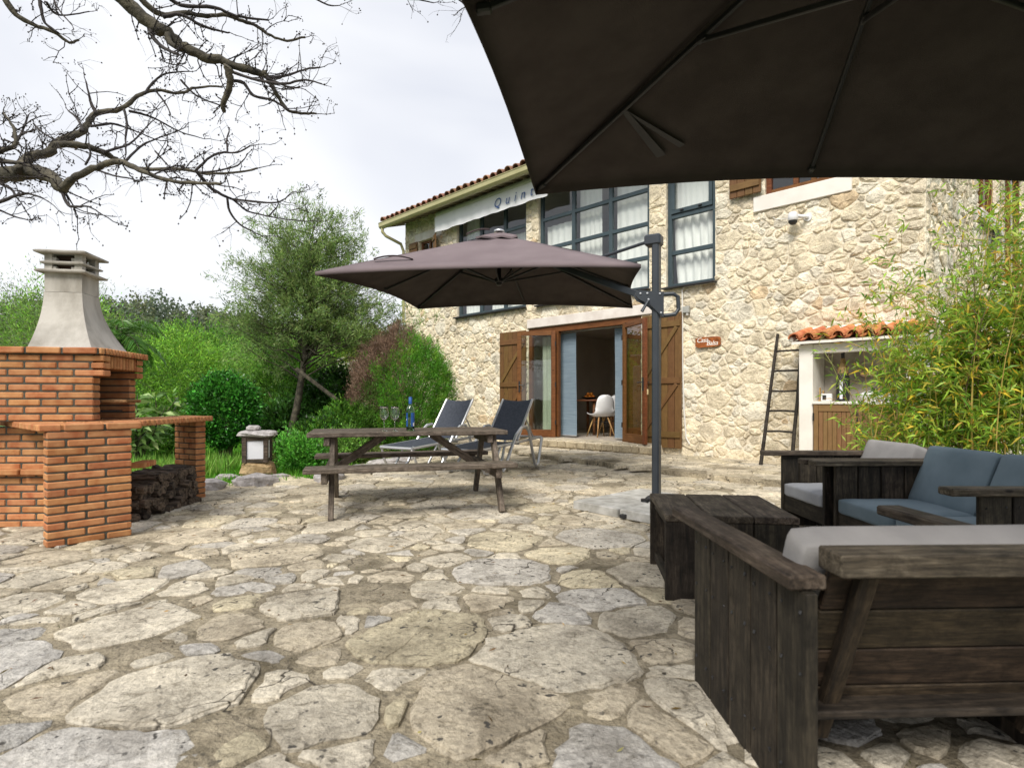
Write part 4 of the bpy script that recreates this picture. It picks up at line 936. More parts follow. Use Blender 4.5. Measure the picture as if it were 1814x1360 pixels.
# ================================================================== PICNIC TABLE
pt = root('picnic_table', (-1.002, 5.35, 0), R(15), 'weathered brown wooden picnic table with attached benches on the terrace', 'picnic table')
for i in range(5): plank('tabletop_board', pt, (-.86, -.30+.15*i, .692), (.90, -.30+.15*i, .692), .142, .040, WD_PIC, bev=.006)
for s in (-1, 1):
    for y in (.505, .635): plank('bench_board', pt, (-.86, s*(y+.02), .425), (.90, s*(y+.02), .425), .122, .040, WD_PIC, bev=.006)
for x in (-.70, .74):
    plank('cross_beam', pt, (x, -.69, .360), (x, .69, .360), .05, .085, WD_PIC, bev=.005); plank('top_batten', pt, (x, -.34, .632), (x, .34, .632), .05, .07, WD_PIC)
    for s in (-1, 1): plank('leg', pt, (x+.046, s*.60, 0), (x+.046, s*.235, .668), .085, .042, WD_PIC, up=(1, 0, 0))
    sg = 1 if x < 0 else -1
    plank('brace', pt, (x+sg*.03, 0, .345), (x+sg*.50, 0, .665), .045, .07, WD_PIC)
def on_table(pxx, pyy, zt=.713):
    Z = (H-zt)*F/(pyy-HZ); return Vector(((pxx-907)/F*Z, Z, zt))
def wineglass(loc, label):
    gl = root('wine_glass', loc, 0, label, 'wine glass', 'wine glasses on the picnic table'); 
    g = MB(); pr = [(.001, .093), (.010, .097), (.024, .108), (.036, .128), (.041, .150), (.040, .175), (.036, .205), (.033, .225), (.0318, .225), (.0348, .205), (.0386, .175), (.0396, .150), (.0345, .130), (.022, .111), (.009, .101), (.001, .099)]
    g.lathe(pr, n=24); g.build('bowl', CLEAR, gl, True)
    g = MB(); g.lathe([(.001, .0), (.034, .0), (.034, .0015), (.012, .004), (.0045, .012), (.0032, .04), (.0032, .08), (.006, .092), (.001, .0925)], n=20); g.build('stem', CLEAR, gl, True)
wineglass(Vector((-1.16, 5.12, .7125)), 'left of the two empty wine glasses on the picnic table'); wineglass(Vector((-1.055, 5.08, .7125)), 'right of the two empty wine glasses, nearer the wine bottle')
bt = root('wine_bottle', (-.925, 5.14, .7125), .3, 'pale green wine bottle with blue label and blue capsule on the picnic table', 'bottle')
g = MB(); g.lathe([(.001, .006), (.030, 0), (.0375, .006), (.0375, .185), (.034, .205), (.020, .228), (.0145, .245), (.0140, .30), (.012, .302), (.012, .245), (.018, .225), (.031, .203), (.0350, .185), (.0350, .010), (.001, .012)], n=28); g.build('glass_body', BOTTLE, bt, True)
g = MB(); g.lathe([(.0152, .245), (.0160, .25), (.0158, .306), (.001, .309)], n=20); g.build('capsule', LABEL_B, bt, True)
def label_arc(a0, a1, z0, z1, rad_=.0380):
    g = MB(); m = 8; vs = [(rad_*math.cos(a0+(a1-a0)*i/m), rad_*math.sin(a0+(a1-a0)*i/m), z) for z in (z0, z1) for i in range(m+1)]; g.add(vs, [(i, i+1, m+2+i, m+1+i) for i in range(m)]); return g
label_arc(R(150), R(225), .04, .165).build('label', LABEL_B, bt, True); label_arc(R(270), R(335), .04, .165).build('label', LABEL_B, bt, True)
label_arc(R(300), R(325), .045, .075, .0384).build('barcode_patch', INKW, bt, True); label_arc(R(165), R(205), .098, .108, .0384).build('label_print', INKW, bt, True)

# ================================================================== SUN LOUNGERS
def lounger(loc, rz, label):
    lg = root('sun_lounger', loc, rz, label, 'sun lounger', 'sun loungers beside the house wall'); W2 = .30; sl = lambda s: .33+.065*s
    for y in (-W2, W2):
        g = MB(); g.tube([(0, y, sl(0)), (.8, y, sl(.8)), (1.58, y, sl(1.58))], .020, 8); g.build('side_rail', SILVER, lg)
        g = MB(); g.tube([(.02, y, sl(0)-.02), (.07, y, .15), (.14, y, .03), (.20, y, .018), (.27, y, .03), (.36, y, .15), (.50, y, sl(.5)-.02)], .017, 8); g.build('front_leg', SILVER, lg)
        yy = y*1.09; g = MB(); g.tube([(.52, yy, .018), (.58, yy, .07), (.72, yy, .30), (.86, yy, .50), (1.0, yy, .60), (1.12, yy, .61), (1.2, yy, .53), (1.3, yy, .22), (1.36, yy, .05), (1.41, yy, .018), (1.46, yy, .05), (1.52, yy, .25), (1.57, yy, sl(1.57))], .022, 8); g.build('arm', SILVER, lg)
    g = MB(); g.tube([(0, -W2, sl(0)), (0, W2, sl(0))], .020, 8); g.tube([(1.57, -W2, sl(1.57)), (1.57, W2, sl(1.57))], .016, 8); g.tube([(.98, -W2, sl(.98)-.03), (.98, W2, sl(.98)-.03)], .014, 8); g.build('cross_rail', SILVER, lg)
    b0, b1 = Vector((.98, 0, sl(.98)+.02)), Vector((1.40, 0, 1.0))
    for y in (-W2+.035, W2-.035): g = MB(); g.tube([b0+Vector((0, y, 0)), b1+Vector((0, y, 0))], .018, 8); g.build('back_rail', SILVER, lg)
    g = MB(); m = 14; vs = []
    for i in range(m+1):
        t = i/m; p = b0+(b1-b0)*t
        for j in range(7): y = (-W2+.045)+(2*W2-.09)*j/6; q = 1-((j-3)/3)**2; vs.append((p.x+.03*q*math.sin(math.pi*t), y, p.z-.02*q*(.3+math.sin(math.pi*t))-(.02*q if i == m else 0)))
    g.add(vs, [(i*7+j, i*7+j+1, (i+1)*7+j+1, (i+1)*7+j) for i in range(m) for j in range(6)]); g.build('backrest', MESHC, lg, True)
    g = MB(); vs = []
    for i in range(m+1):
        s = .98*i/m
        for j in range(7): y = (-W2+.018)+(2*W2-.036)*j/6; vs.append((s, y, sl(s)+.018-.03*(1-((j-3)/3)**2)))
    g.add(vs, [(i*7+j, i*7+j+1, (i+1)*7+j+1, (i+1)*7+j) for i in range(m) for j in range(6)]); g.build('seat', MESHC, lg, True)
    g = MB(); g.tube([(1.25, -W2+.05, .7), (1.45, -W2+.05, sl(1.45))], .010, 6); g.tube([(1.25, W2-.05, .7), (1.45, W2-.05, sl(1.45))], .010, 6); g.build('support_stay', SILVER, lg)
LR = math.atan2(.835, .55)
def lpos(a, b): m = (Vector(a)+Vector(b))/2; return (m.x, m.y, 0)
lounger(lpos((-1.85, 7.95), (-1.35, 7.62)), LR, 'silver framed sun lounger with dark mesh, the left one near the conifer')
lounger(lpos((-.936, 7.55), (-.435, 7.22)), LR, 'silver framed sun lounger with dark mesh, the right one in front of the door')

# ================================================================== PARASOLS
def parasol(name, crn, apex, hubz, label, pole_xy, pole_h, joint=.42, sag=.06, vent=True, arm=True, pole_base=0.0, extra=None, sub=14, base=True):
    rt = root(name, (pole_xy[0], pole_xy[1], 0), 0, label, 'parasol'); O = Vector((pole_xy[0], pole_xy[1], 0)); crn = [Vector(c)-O for c in crn]; A = Vector(apex)-O; cen2 = sum(crn, Vector())/4
    def hem(i, t):
        a, b = crn[i], crn[(i+1) % 4]; p = a.lerp(b, t); k = 4*t*(1-t); q = (cen2-p); q.z = 0; q.normalize()
        return p+q*sag*k+Vector((0, 0, .045*k))
    FLIP = 1 if ((crn[1]-crn[0]).cross(crn[3]-crn[0])).z > 0 else -1
    for i in range(4):                    # four cloth panels with a slight belly and hem folds
        g = MB(); n = sub; vs = []
        for r_ in range(n+1):
            f = r_/n
            for c in range(n+1):
                t = c/n; p = A.lerp(hem(i, t), f); p = p+Vector((0, 0, .007*mnoise.noise(p*2.3+Vector((0, 0, i)))+.003*mnoise.noise(p*9)))*math.sin(math.pi*min(1, f*1.02)); s = math.sin(math.pi*f)*abs(math.sin(2*math.pi*t)); p = p-Vector((0, 0, .022*s)); vs.append(p)
        fs = [(r_*(n+1)+c, (r_+1)*(n+1)+c, (r_+1)*(n+1)+c+1, r_*(n+1)+c+1)[::FLIP] for r_ in range(n) for c in range(n)]
        b0 = len(vs); 
        for c in range(n+1): t = c/n; vs.append(hem(i, t)-Vector((0, 0, .035)))   # turned hem
        fs += [(n*(n+1)+c, b0+c, b0+c+1, n*(n+1)+c+1)[::FLIP] for c in range(n)]
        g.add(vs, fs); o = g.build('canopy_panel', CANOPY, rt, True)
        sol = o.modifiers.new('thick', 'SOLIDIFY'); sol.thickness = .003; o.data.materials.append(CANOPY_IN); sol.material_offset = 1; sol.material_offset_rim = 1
    hub = Vector((A.x, A.y, hubz)); ends = []
    for i in range(4): ends += [crn[i], hem(i, .5)+Vector((0, 0, -.01))]
    for k, e in enumerate(ends):
        s0 = A+Vector((0, 0, -.055)); e2 = e-Vector((0, 0, .012)); dirn = (e2-s0); g = MB(); g.beam(s0+dirn*.03, s0+dirn*.985, .016, .024); rb = g.build('rib', BLACKM, rt)
        j = s0+dirn*joint; g = MB(); g.beam(hub+(j-hub)*.04, j-Vector((0, 0, .014)), .014, .022); g.build('strut', BLACKM, rt)
        g = MB(); g.bbox(s0+dirn*.965, (.05, .03, .03), .006, rz=math.atan2(dirn.y, dirn.x)); g.build('rib_end', BLACKM, rt); g = MB(); g.bbox(j-Vector((0, 0, .005)), (.05, .022, .035), .005, rz=math.atan2(dirn.y, dirn.x)); g.build('rib_joint', BLACKM, rt)
    g = MB(); g.lathe([(.001, .0), (.045, .0), (.05, .015), (.05, .05), (.025, .06), (.022, A.z-hubz-.02), (.001, A.z-hubz-.02)], c=hub, n=16); g.lathe([(.001, -.03), (.03, -.03), (.035, 0), (.001, 0)], c=hub, n=14); g.build('hub', BLACKM, rt, True)
    if vent:
        g = MB(); n = 8; vs = [A+Vector((0, 0, .035))]
        for i in range(4):
            for c in range(n): t = c/n; p = (A.lerp(hem(i, t), .155))+Vector((0, 0, .030+.012*math.sin(t*2*math.pi*2+i))); vs.append(p)
        m = 4*n; fs = [(0, 1+k, 1+(k+1) % m) for k in range(m)]; b0 = len(vs); vs += [p-Vector((0, 0, .022)) for p in vs[1:1+m]]; fs += [(1+k, b0+k, b0+(k+1) % m, 1+(k+1) % m) for k in range(m)]
        g.add(vs, fs); g.build('vent_cap', CANOPY, rt); g = MB(); g.lathe([(.001, .012), (.045, .008), (.06, 0), (.062, -.02), (.001, -.02)], c=A+Vector((0, 0, .05)), n=16); g.build('finial', SILVER, rt, True)
    return rt, O, A, hub, hem
crn = [(-1.84, 5.27, H+1.19), (1.17, 5.12, H+1.225), (1.72, 8.05, H+1.33), (-1.33, 8.02, H+1.315)]; POLE = Vector((1.305, 5.10, 0))
rt, O, A, hub, hem = parasol('cantilever_parasol', crn, (-.15, 6.6, H+1.92), H+1.36, 'square mauve grey cantilever parasol with anthracite mast beside the picnic table', (POLE.x, POLE.y), 2.5)
g = MB(); vs, fs = bevbox(.065, .095, 2.42, .012); g.add([(x, y, z+1.27) for x, y, z in vs], fs); g.build('mast', AGREY, rt, rot=(0, 0, R(-30)))
g = MB(); g.bbox((-.02, .015, 2.435), (.15, .12, .10), .015, rz=R(-30)); g.build('mast_cap', AGREY, rt)
g = MB(); a1 = Vector((-.08, .05, 2.43)); armend = Vector((-.02, .02, 2.04)).lerp(A-Vector((0, 0, .10)), .42); g.tube([a1, a1.lerp(armend, .5), armend], .016, 8); g.build('tie_rod', AGREY, rt)
sl_ = Vector((-.10, .03, H+.93)); g = MB(); g.beam(sl_, A-Vector((0, 0, .12)), .045, .060, bev=.008); g.build('arm', AGREY, rt)
# slider plate with its D handle, seen from the side
g = MB(); pl = [(-.20, .05), (-.165, .075), (.03, .055), (.16, .055), (.205, .02), (.205, -.10), (.17, -.15), (.06, -.165), (-.06, -.06), (-.17, .0)]
def plate(g, poly, y0, y1):
    n = len(poly); vs = [(x, y0, z) for x, z in poly]+[(x, y1, z) for x, z in poly]; g.add(vs, [tuple(range(n)), tuple(range(2*n-1, n-1, -1))]+[(i, n+i, n+(i+1) % n, (i+1) % n) for i in range(n)])
pl2 = [(-.20, .05), (-.165, .075), (.03, .058), (.055, .058), (.055, -.165), (.04, -.165), (-.06, -.06), (-.17, .0)]
for y in (-.066, .056): plate(g, pl2, y, y+.012)
g.build('slider', AGREY, rt, loc=(0, 0, H+.90), rot=(0, 0, R(-6)))
g = MB(); hp = [(.05, .045), (.15, .048), (.19, .02), (.195, -.09), (.165, -.135), (.05, -.15)]
g.tube([(x, 0, z) for x, z in hp], .019, 8); g.build('slider_handle', AGREY, rt, loc=(0, 0, H+.90), rot=(0, 0, R(-6)))
g = MB(); g.tube([(-.09, -.07, -.02), (-.12, -.075, -.07), (-.15, -.08, -.12)], [.014, .013, .016], 8); g.build('lock_lever', AGREY, rt, loc=(0, 0, H+.90))
g = MB()
for x, z in ((-.15, .045), (-.09, .045), (.02, -.02+.06), (-.08, -.03+.02), (.03, -.13)): g.lathe([(.001, 0), (.009, 0), (.009, .006), (.001, .007)], c=(0, 0, 0), n=8); g.v[-32:] = [(x+p[0], -.068-p[2], z+p[1]) for p in g.v[-32:]]
g.build('bolt', SILVER, rt, loc=(0, 0, H+.90), rot=(0, 0, R(-6)))
g = MB(); g.bbox((0, 0, .085), (.17, .17, .09), .02, rz=R(-30)); g.lathe([(.001, 0), (.035, 0), (.035, .05), (.001, .05)], c=(-.12, -.06, .06), n=12); g.build('mast_foot', BLACKM, rt)
g = MB(); g.beam((-.45, .40, .035), (.45, -.40, .035), .05, .03); g.beam((-.40, -.45, .035), (.40, .45, .035), .05, .03); g.build('cross_base', BLACKM, rt)
# loop straps on the cloth
def strap(p, q, up, name='strap', wd=.05):
    p, q, up = Vector(p), Vector(q), Vector(up); g = MB(); d = (q-p).normalized(); s = d.cross(up.normalized())*wd/2; n = 8; vs = []
    for i in range(n+1): t = i/n; c = p.lerp(q, t)+up*4*t*(1-t); vs += [c-s, c+s]
    g.add(vs, [(2*i, 2*i+1, 2*i+3, 2*i+2) for i in range(n)]); o = g.build(name, CANOPY, rt, True); o.modifiers.new('t', 'SOLIDIFY').thickness = .004
pA = A.lerp(hem(0, .12), .80); strap(pA+Vector((-.16, 0, .02)), pA+Vector((.22, .05, .03)), (0, 0, .035)); strap(A+Vector((-.36, -.30, -.08)), A+Vector((-.10, -.28, -.02)), (0, 0, .025))
# concrete base slabs (separate things carrying the mast)
sc0 = Vector((1.27, 5.06, 0)); sr = R(-48); k = 0
labs = ['front left of the four concrete slabs at the parasol foot', 'front right of the four concrete slabs, partly behind the low table', 'rear left of the four concrete slabs at the parasol foot', 'rear right of the four concrete slabs at the parasol foot']
for sx, sy in ((-.5, -.5), (.5, -.5), (-.5, .5), (.5, .5)):
    u_ = Vector((math.cos(sr), math.sin(sr), 0)); v_ = Vector((-math.sin(sr), math.cos(sr), 0)); c = sc0+u_*sx*.52+v_*sy*.52-v_*0
    g = MB(); g.bbox((0, 0, .042), (.50, .50, .080), .008); o = g.build('base_slab', SLAB, None, loc=(c.x, c.y, .004), rot=(0, 0, sr+rng.uniform(-.02, .02)))
    tag(o, labs[k], 'concrete slab', 'slabs weighing down the parasol'); k += 1
crn2 = [(-.55, .42, H+1.24), (2.15, -.35, H+1.08), (2.95, 2.62, H+1.02), (.14, 3.32, H+1.235)]
rt, O, A, hub, hem = parasol('overhead_parasol', crn2, (1.2, 1.62, H+1.70), H+1.22, 'large dark brown parasol seen from below over the wooden armchairs', (3.6, .6), 2.6, joint=.40, sag=.07, vent=True, sub=20)
g = MB(); g.tube([(0, 0, .02), (0, 0, 2.75)], .045, 12); g.build('mast', AGREY, rt); g = MB(); g.beam((0, 0, 2.7), A+Vector((0, 0, .08)), .05, .07); g.build('arm', AGREY, rt); g = MB(); g.lathe([(.001, 0), (.4, 0), (.4, .05), (.06, .07), (.001, .07)], n=20); g.build('foot_plate', BLACKM, rt)
# tie strap hanging inside seen as a darker V, two cloth strips against the cloth
for f_, t_, w_ in ((.86, .803, .018), (.82, .775, .013)):
    p = A.lerp(hem(2, 1.0), .63)-Vector((0, 0, .030)); q = A.lerp(hem(2, t_), f_)-Vector((0, 0, .028)); d = (q-p).normalized(); s = Vector((d.y, -d.x, 0))*w_
    g = MB(); g.add([p-s*.8, p+s*.8, q+s*1.6, q-s*1.6], [(0, 1, 2, 3)]); o = g.build('tie_strap', BLACKM, rt); o.modifiers.new('t', 'SOLIDIFY').thickness = .002

# ================================================================== TERRACE FURNITURE
def cushion(name, par, c, size, mat, M=None, r=.03, seed=0, label=None):
    """soft box: rounded, slightly puffed, with a seam line"""
    n = 12; lx, ly, lz = size; vs = []; idx = {}; fs = []
    def add(p):
        k = tuple(round(q, 5) for q in p)
        if k not in idx: idx[k] = len(vs); vs.append(p)
        return idx[k]
    def grid(f):
        for i in range(n):
            for j in range(n): fs.append(tuple(add(f((i+a)/n*2-1, (j+b)/n*2-1)) for a, b in ((0, 0), (1, 0), (1, 1), (0, 1))))
    grid(lambda a, b: (a, b, 1)); grid(lambda a, b: (b, a, -1)); grid(lambda a, b: (a, -1, b)); grid(lambda a, b: (b, 1, a)); grid(lambda a, b: (1, a, b)); grid(lambda a, b: (-1, b, a))
    o = []; M = M or Matrix.Identity(3); cc = Vector(c)
    for x, y, z in vs:
        X = Vector((x*lx/2, y*ly/2, z*lz/2)); rr_ = min(r, lx/2.2, ly/2.2, lz/2.2); inn = Vector((max(-lx/2+rr_, min(lx/2-rr_, X.x)), max(-ly/2+rr_, min(ly/2-rr_, X.y)), max(-lz/2+rr_, min(lz/2-rr_, X.z))))
        d = X-inn; X = inn+d.normalized()*min(d.length, rr_) if d.length > 1e-6 else X
        pu = (1-x*x)*(1-y*y); small = min(range(3), key=lambda k: size[k]); ax = [x, y, z]; o1, o2 = [k for k in range(3) if k != small]; puff = .012*(1-ax[o1]**2)*(1-ax[o2]**2)+.004*mnoise.noise(Vector((x*2+seed, y*2, z*2)))
        X[small] += math.copysign(puff, ax[small]) if abs(ax[small]) > .2 else 0
        o.append(cc+M@X)
    g = MB(); g.add(o, fs); ob = g.build(name, mat, par, True)
    if label: ob['label'] = label
    return ob
def armchair(name, loc, rz, W_, D_, label, cushions, cushmat, backs, group, ah=.56, cat='armchair', front_over=.15, nb=5, shear=0.0, mat=WD_DARK, backz=.66):
    ch = root(name, loc, rz, label, cat, group); yf = front_over; bw = (D_-yf)/nb
    for x, s in ((.03, 1), (W_-.03, -1)):
        for i in range(nb): plank('side_board', ch, (x, yf+bw*(i+.5), .0+rng.uniform(0, .006)), (x, yf+bw*(i+.5), ah), bw-.009, .028, mat, up=(1, 0, 0), bev=.003)
        plank('armrest', ch, (x+.0*s, 0, ah+.020), (x+.0*s, D_-.02, ah+.020), .092, .036, WD_TOP if mat is WD_DARK else mat, bev=.006)
        plank('side_batten', ch, (x+s*.032, yf+.02, .10), (x+s*.032, D_-.02, .10), .032, .05, mat)
    plank('front_board', ch, (.046, yf+.035, .19), (W_-.046, yf+.035, .19), .03, .12, mat); plank('seat_board', ch, (.046, yf+.12, .237), (W_-.046, yf+.12, .237), .13, .022, mat); 
    for k in range(3): plank('seat_board', ch, (.046, yf+.27+.14*k, .232-.008*k), (W_-.046, yf+.27+.14*k, .232-.008*k), .13, .022, mat)
    # back: three horizontal boards leaning, two battens behind, thick top rail
    b0 = Vector((0, D_-.22, .15)); b1 = Vector((0, D_-.03, backz-.05)); dv = (b1-b0); L_ = dv.length; dn = dv.normalized(); nb_ = 4; up = Vector((0, dn.z, -dn.y)); M_ = None
    for k in range(nb_):
        c = b0+dn*L_*(k+.5)/nb_; plank('back_board', ch, (.075, c.y, c.z), (W_-.085, c.y, c.z), .022, L_/nb_-.006, WD_IN, up=dn, bev=.003)
    for x in ([.13, W_-.16] if W_ < 1 else [.13, W_/2, W_-.16]):
        p, q = b0-dn*.03+up*.028+Vector((x, 0, 0)), b1+up*.028+Vector((x, 0, 0)); plank('back_batten', ch, p, q, .045, .03, WD_IN, up=up)
    plank('top_rail', ch, (.065, D_-.005, backz-.035), (W_-.07, D_-.005, backz-.032), .095, .052, WD_TOP, bev=.004)
    g = MB()                              # nail heads
    for x, s in ((.03, 1), (W_-.03, -1)):
        for i in range(nb):
            for z in (.10, .36, .50):
                for q in (-.3, .3): g.tube([(x-s*.0135, yf+bw*(i+.5+q), z+rng.uniform(-.01, .01)), (x-s*.0165, yf+bw*(i+.5+q), z)], .004, 6)
    tag(g.build('nail_heads', BLACKM, ch), kind='stuff')
    k = cushions; cw = (W_-.10)/k
    for i in range(k):
        cushion('seat_cushion', ch, (.05+cw*(i+.5), yf+.27, .295), (cw-.01, .56-.03, .10), cushmat[0], seed=i, r=.022); an = math.atan2(b1.y-b0.y, b1.z-b0.z); M = Matrix.Rotation(-an, 3, 'X')
        c = b0+dn*(.26+backs*.5)-up*.072+Vector((.05+cw*(i+.5), 0, .09)); cushion('back_cushion', ch, c, (cw-.015, .10, .42+backs), cushmat[1], M, seed=i+4, r=.022)
    return ch
armchair('wooden_armchair', (1.485, 2.19, 0), R(182.2), .86, .87, 'dark plank armchair with grey cushion in the foreground, seen from behind', 1, (CUSH_G, CUSH_G), -.045, 'plank armchairs round the low table', ah=.553)
armchair('wooden_armchair', (1.98, 4.50, 0), R(-90), .66, .98, 'dark plank armchair with pale cushions, farthest from the camera before the bamboo', 1, (CUSH_W, CUSH_G), -.03, 'plank armchairs round the low table', ah=.555, nb=6)
armchair('wooden_sofa', (2.0, 3.80, 0), R(-90), 1.22, .92, 'dark plank sofa with two blue cushions between the two armchairs', 2, (CUSH_B, CUSH_B), -.02, None, ah=.555, cat='sofa', nb=5)
ct = root('low_table', (.757, 2.79, 0), R(-7), 'low dark plank table with three top boards in front of the armchairs', 'low table')
for i in range(3): plank('top_board', ct, (.105+.212*i, 0, .412), (.105+.212*i, .65, .412), .206, .034, WD_TOP if i != 1 else WD_TOP, bev=.005)
for y in (.02, .63):
    for i in range(3): plank('end_board', ct, (.105+.212*i, y, .0), (.105+.212*i, y, .394), .206, .03, WD_DARK, up=(0, 1, 0), bev=.004)
plank('stretcher', ct, (.04, .04, .37), (.04, .61, .37), .03, .05, WD_DARK); plank('stretcher', ct, (.60, .04, .37), (.60, .61, .37), .03, .05, WD_DARK); plank('foot_rail', ct, (.04, .04, .06), (.04, .61, .06), .03, .05, WD_DARK)

# ================================================================== OUTDOOR KITCHEN, LADDER AND WALL FITTINGS
kd = .55; ku0, ku1 = wu(1415, kd), wu(1415, kd)+1.36; kt = root('outdoor_kitchen', tuple(hw(0, 0, 0)), HROT, 'cream outdoor kitchen niche with orange tile canopy and brown cabinet doors', 'outdoor kitchen')
def kbox(name, u0, u1, y0, y1, z0, z1, mat, bev=.006): g = MB(); g.bbox(((u0+u1)/2, (y0+y1)/2, (z0+z1)/2), (u1-u0, y1-y0, z1-z0), bev); return g.build(name, mat, kt)
for a, b in ((ku0, ku0+.17), (ku1-.17, ku1)): kbox('pillar', a, b, -kd, .01, PLAT_H-.02, 1.72, WHITE)
kbox('back_panel', ku0+.17, ku1-.17, -.055, -.03, .9, 1.72, generic('niche_render', (.22, .18, .13), (.46, .42, .36), scale=3.5, rough=.95, bmp=.6, bscale=20, lo=.35, hi=.6))
kbox('worktop', ku0+.171, ku1-.171, -kd-.035, -.056, .935, .972, WHITE); kbox('head_beam', ku0+.171, ku1-.171, -kd+.01, -kd+.10, 1.60, 1.72, WHITE)
dw = (ku1-ku0-.36)/2
for i in range(2):
    a = ku0+.18+dw*i; kd_ = root('cabinet_door', ((a+.003), -kd-.003, .10), 0); kd_.parent = kt; n = 7; bw = (dw-.006-.12)/n
    for j in range(n): plank('board', kd_, (.06+bw*(j+.5), 0, .09), (.06+bw*(j+.5), 0, .74), bw-.003, .02, WD_CAB, up=(0, 1, 0), bev=.004)
    for x in (.03, dw-.036): plank('stile', kd_, (x, -.006, 0), (x, -.006, .83), .058, .03, WD_CAB, up=(0, 1, 0))
    for z in (.045, .785): plank('door_rail', kd_, (.06, -.005, z), (dw-.066, -.005, z), .028, .088, WD_CAB)
    g = MB(); g.tube([(.004, -.028, .62), (.004, -.028, .72)], .010, 6); g.build('hinge', BLACKM, kd_)
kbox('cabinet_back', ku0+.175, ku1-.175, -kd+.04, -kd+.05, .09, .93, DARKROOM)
ks = math.atan2(.135, .65)
g = MB(); a, b = ku0-.06, ku1+.06; g.add([(a, -kd-.10, 1.725), (b, -kd-.10, 1.725), (b, 0, 1.86), (a, 0, 1.86), (a, -kd-.10, 1.755), (b, -kd-.10, 1.755), (b, 0, 1.89), (a, 0, 1.89)], [(3, 2, 1, 0), (4, 5, 6, 7), (0, 1, 5, 4), (1, 2, 6, 5), (3, 0, 4, 7), (2, 3, 7, 6)]); g.build('canopy_slab', WHITE, kt)
tmk = barrel(.076, .062, .37).mesh('canopy_tile', TILE); tmv = barrel(.07, .07, .37, up=False).mesh('canopy_tile', TILE); u = ku0-.02
while u < ku1+.04:
    for row in range(2):
        yy = -kd-.13+row*.31; zz = 1.757+(yy+kd+.10)*.208
        inst('canopy_tile', tmk, kt, (u+rng.uniform(-.006, .006), yy, zz+.045+row*.006), (ks+.03, 0, rng.uniform(-.03, .03)))
        if u+.086 < ku1+.03: inst('canopy_tile', tmv, kt, (u+.086, yy+.02, zz+.085+row*.006), (ks+.02, 0, 0))
    u += .172
g = MB(); g.bbox(((a+b)/2, -.035, 1.945), (b-a+.06, .07, .10), .02); g.build('flashing', WHITE, kt); g = MB(); g.beam((a-.02, -kd-.08, 1.79), (a-.02, -.04, 1.945), .06, .07, bev=.015); g.build('verge', WHITE, kt)
def ktop(u, y): return tuple(hw(u, y, .9725))
it = root('tray_box', ktop(ku0+.30, -.42), HROT, 'small white tin leaning on the kitchen worktop at the left', 'tin'); g = MB(); g.bbox((0, 0, .05), (.13, .05, .10), .008); g.build('body', SHELLW, it); g = MB(); g.bbox((-.02, -.027, .05), (.045, .004, .06), .001); g.build('print', BLACKM, it)
it = root('peg_holder', ktop(ku0+.225, -.36), HROT, 'small wooden stand at the left end of the kitchen worktop', 'wooden stand'); g = MB(); g.bbox((-.02, 0, .09), (.015, .04, .18), .003); g.bbox((.02, 0, .07), (.015, .04, .14), .003); g.bbox((0, 0, .01), (.07, .06, .02), .003); g.build('frame', PINE, it)
it = root('straw_bottle', ktop(ku0+.46, -.30), HROT, 'tall dark bottle wrapped in straw in the kitchen niche', 'bottle')
g = MB(); g.lathe([(.001, 0), (.07, 0), (.078, .03), (.078, .30), (.06, .38), (.05, .40)], n=18); g.build('body', BLACKM, it, True); g = MB(); g.lathe([(.058, .30), (.066, .32), (.062, .42), (.035, .50), (.026, .56)], n=18); g.build('straw_wrap', generic('straw', (.18, .10, .03), (.42, .28, .11), scale=30, bmp=.6, bscale=80), it, True)
g = MB(); g.lathe([(.022, .55), (.020, .66), (.028, .67), (.028, .70), (.001, .705)], n=14); g.build('neck', BLACKM, it, True); g = MB(); g.bbox((.0, -.083, .15), (.035, .012, .24), .004); g.build('label_strip', PAPERW, it)
it = root('white_cloth', ktop(ku0+.80, -.34), HROT, 'crumpled white cloth bundle on the kitchen worktop', 'cloth'); boulder('fold', (0, 0, .06), (.26, .2, .14), SHELLW, it, 31); boulder('fold', (.12, .05, .05), (.16, .16, .10), SHELLW, it, 33)
it = root('shell_dish', tuple(hw(ku0+.70, -.075, 1.33)), HROT, 'pinkish shell dish fixed to the niche back wall', 'dish'); boulder('shell', (0, -.02, 0), (.18, .06, .07), generic('shell_pink', (.5, .25, .18), (.7, .5, .4), bmp=.2), it, 35)
# ladder
def lp(pxx, pyy, d): t = (pxx-907)/F; Z = (8.603-d)/(.7133+.7009*t); return Vector((t*Z, Z, H+(HZ-pyy)/F*Z))
ld = root('rustic_ladder', (0, 0, 0), 0, 'rustic dark stick ladder leaning on the wall beside the outdoor kitchen', 'ladder')
la, lb_ = lp(1348, 826, .52), lp(1378, 592, .06); la.z = PLAT_H; ra, rb_ = la+Vector((.7133, -.7009, 0))*.40, lb_+Vector((.7133, -.7009, 0))*.34; ld.location = la; oL = Vector(la)
for p, q in ((la, lb_), (ra, rb_)): g = MB(); m_ = [p.lerp(q, t)+Vector((rng.uniform(-.006, .006), 0, rng.uniform(-.006, .006))) for t in (0, .25, .5, .75, 1)]; g.tube([x_-oL for x_ in m_], [.027, .026, .024, .023, .021], 8); g.build('rail', WD_RUST, ld)
for k in range(6): t = .10+.153*k; g = MB(); g.tube([la.lerp(lb_, t)-oL, la.lerp(lb_, t).lerp(ra.lerp(rb_, t), .5)+Vector((0, 0, rng.uniform(-.01, .01)))-oL, ra.lerp(rb_, t)-oL], [.016, .014, .016], 7); g.build('rung', WD_RUST, ld)
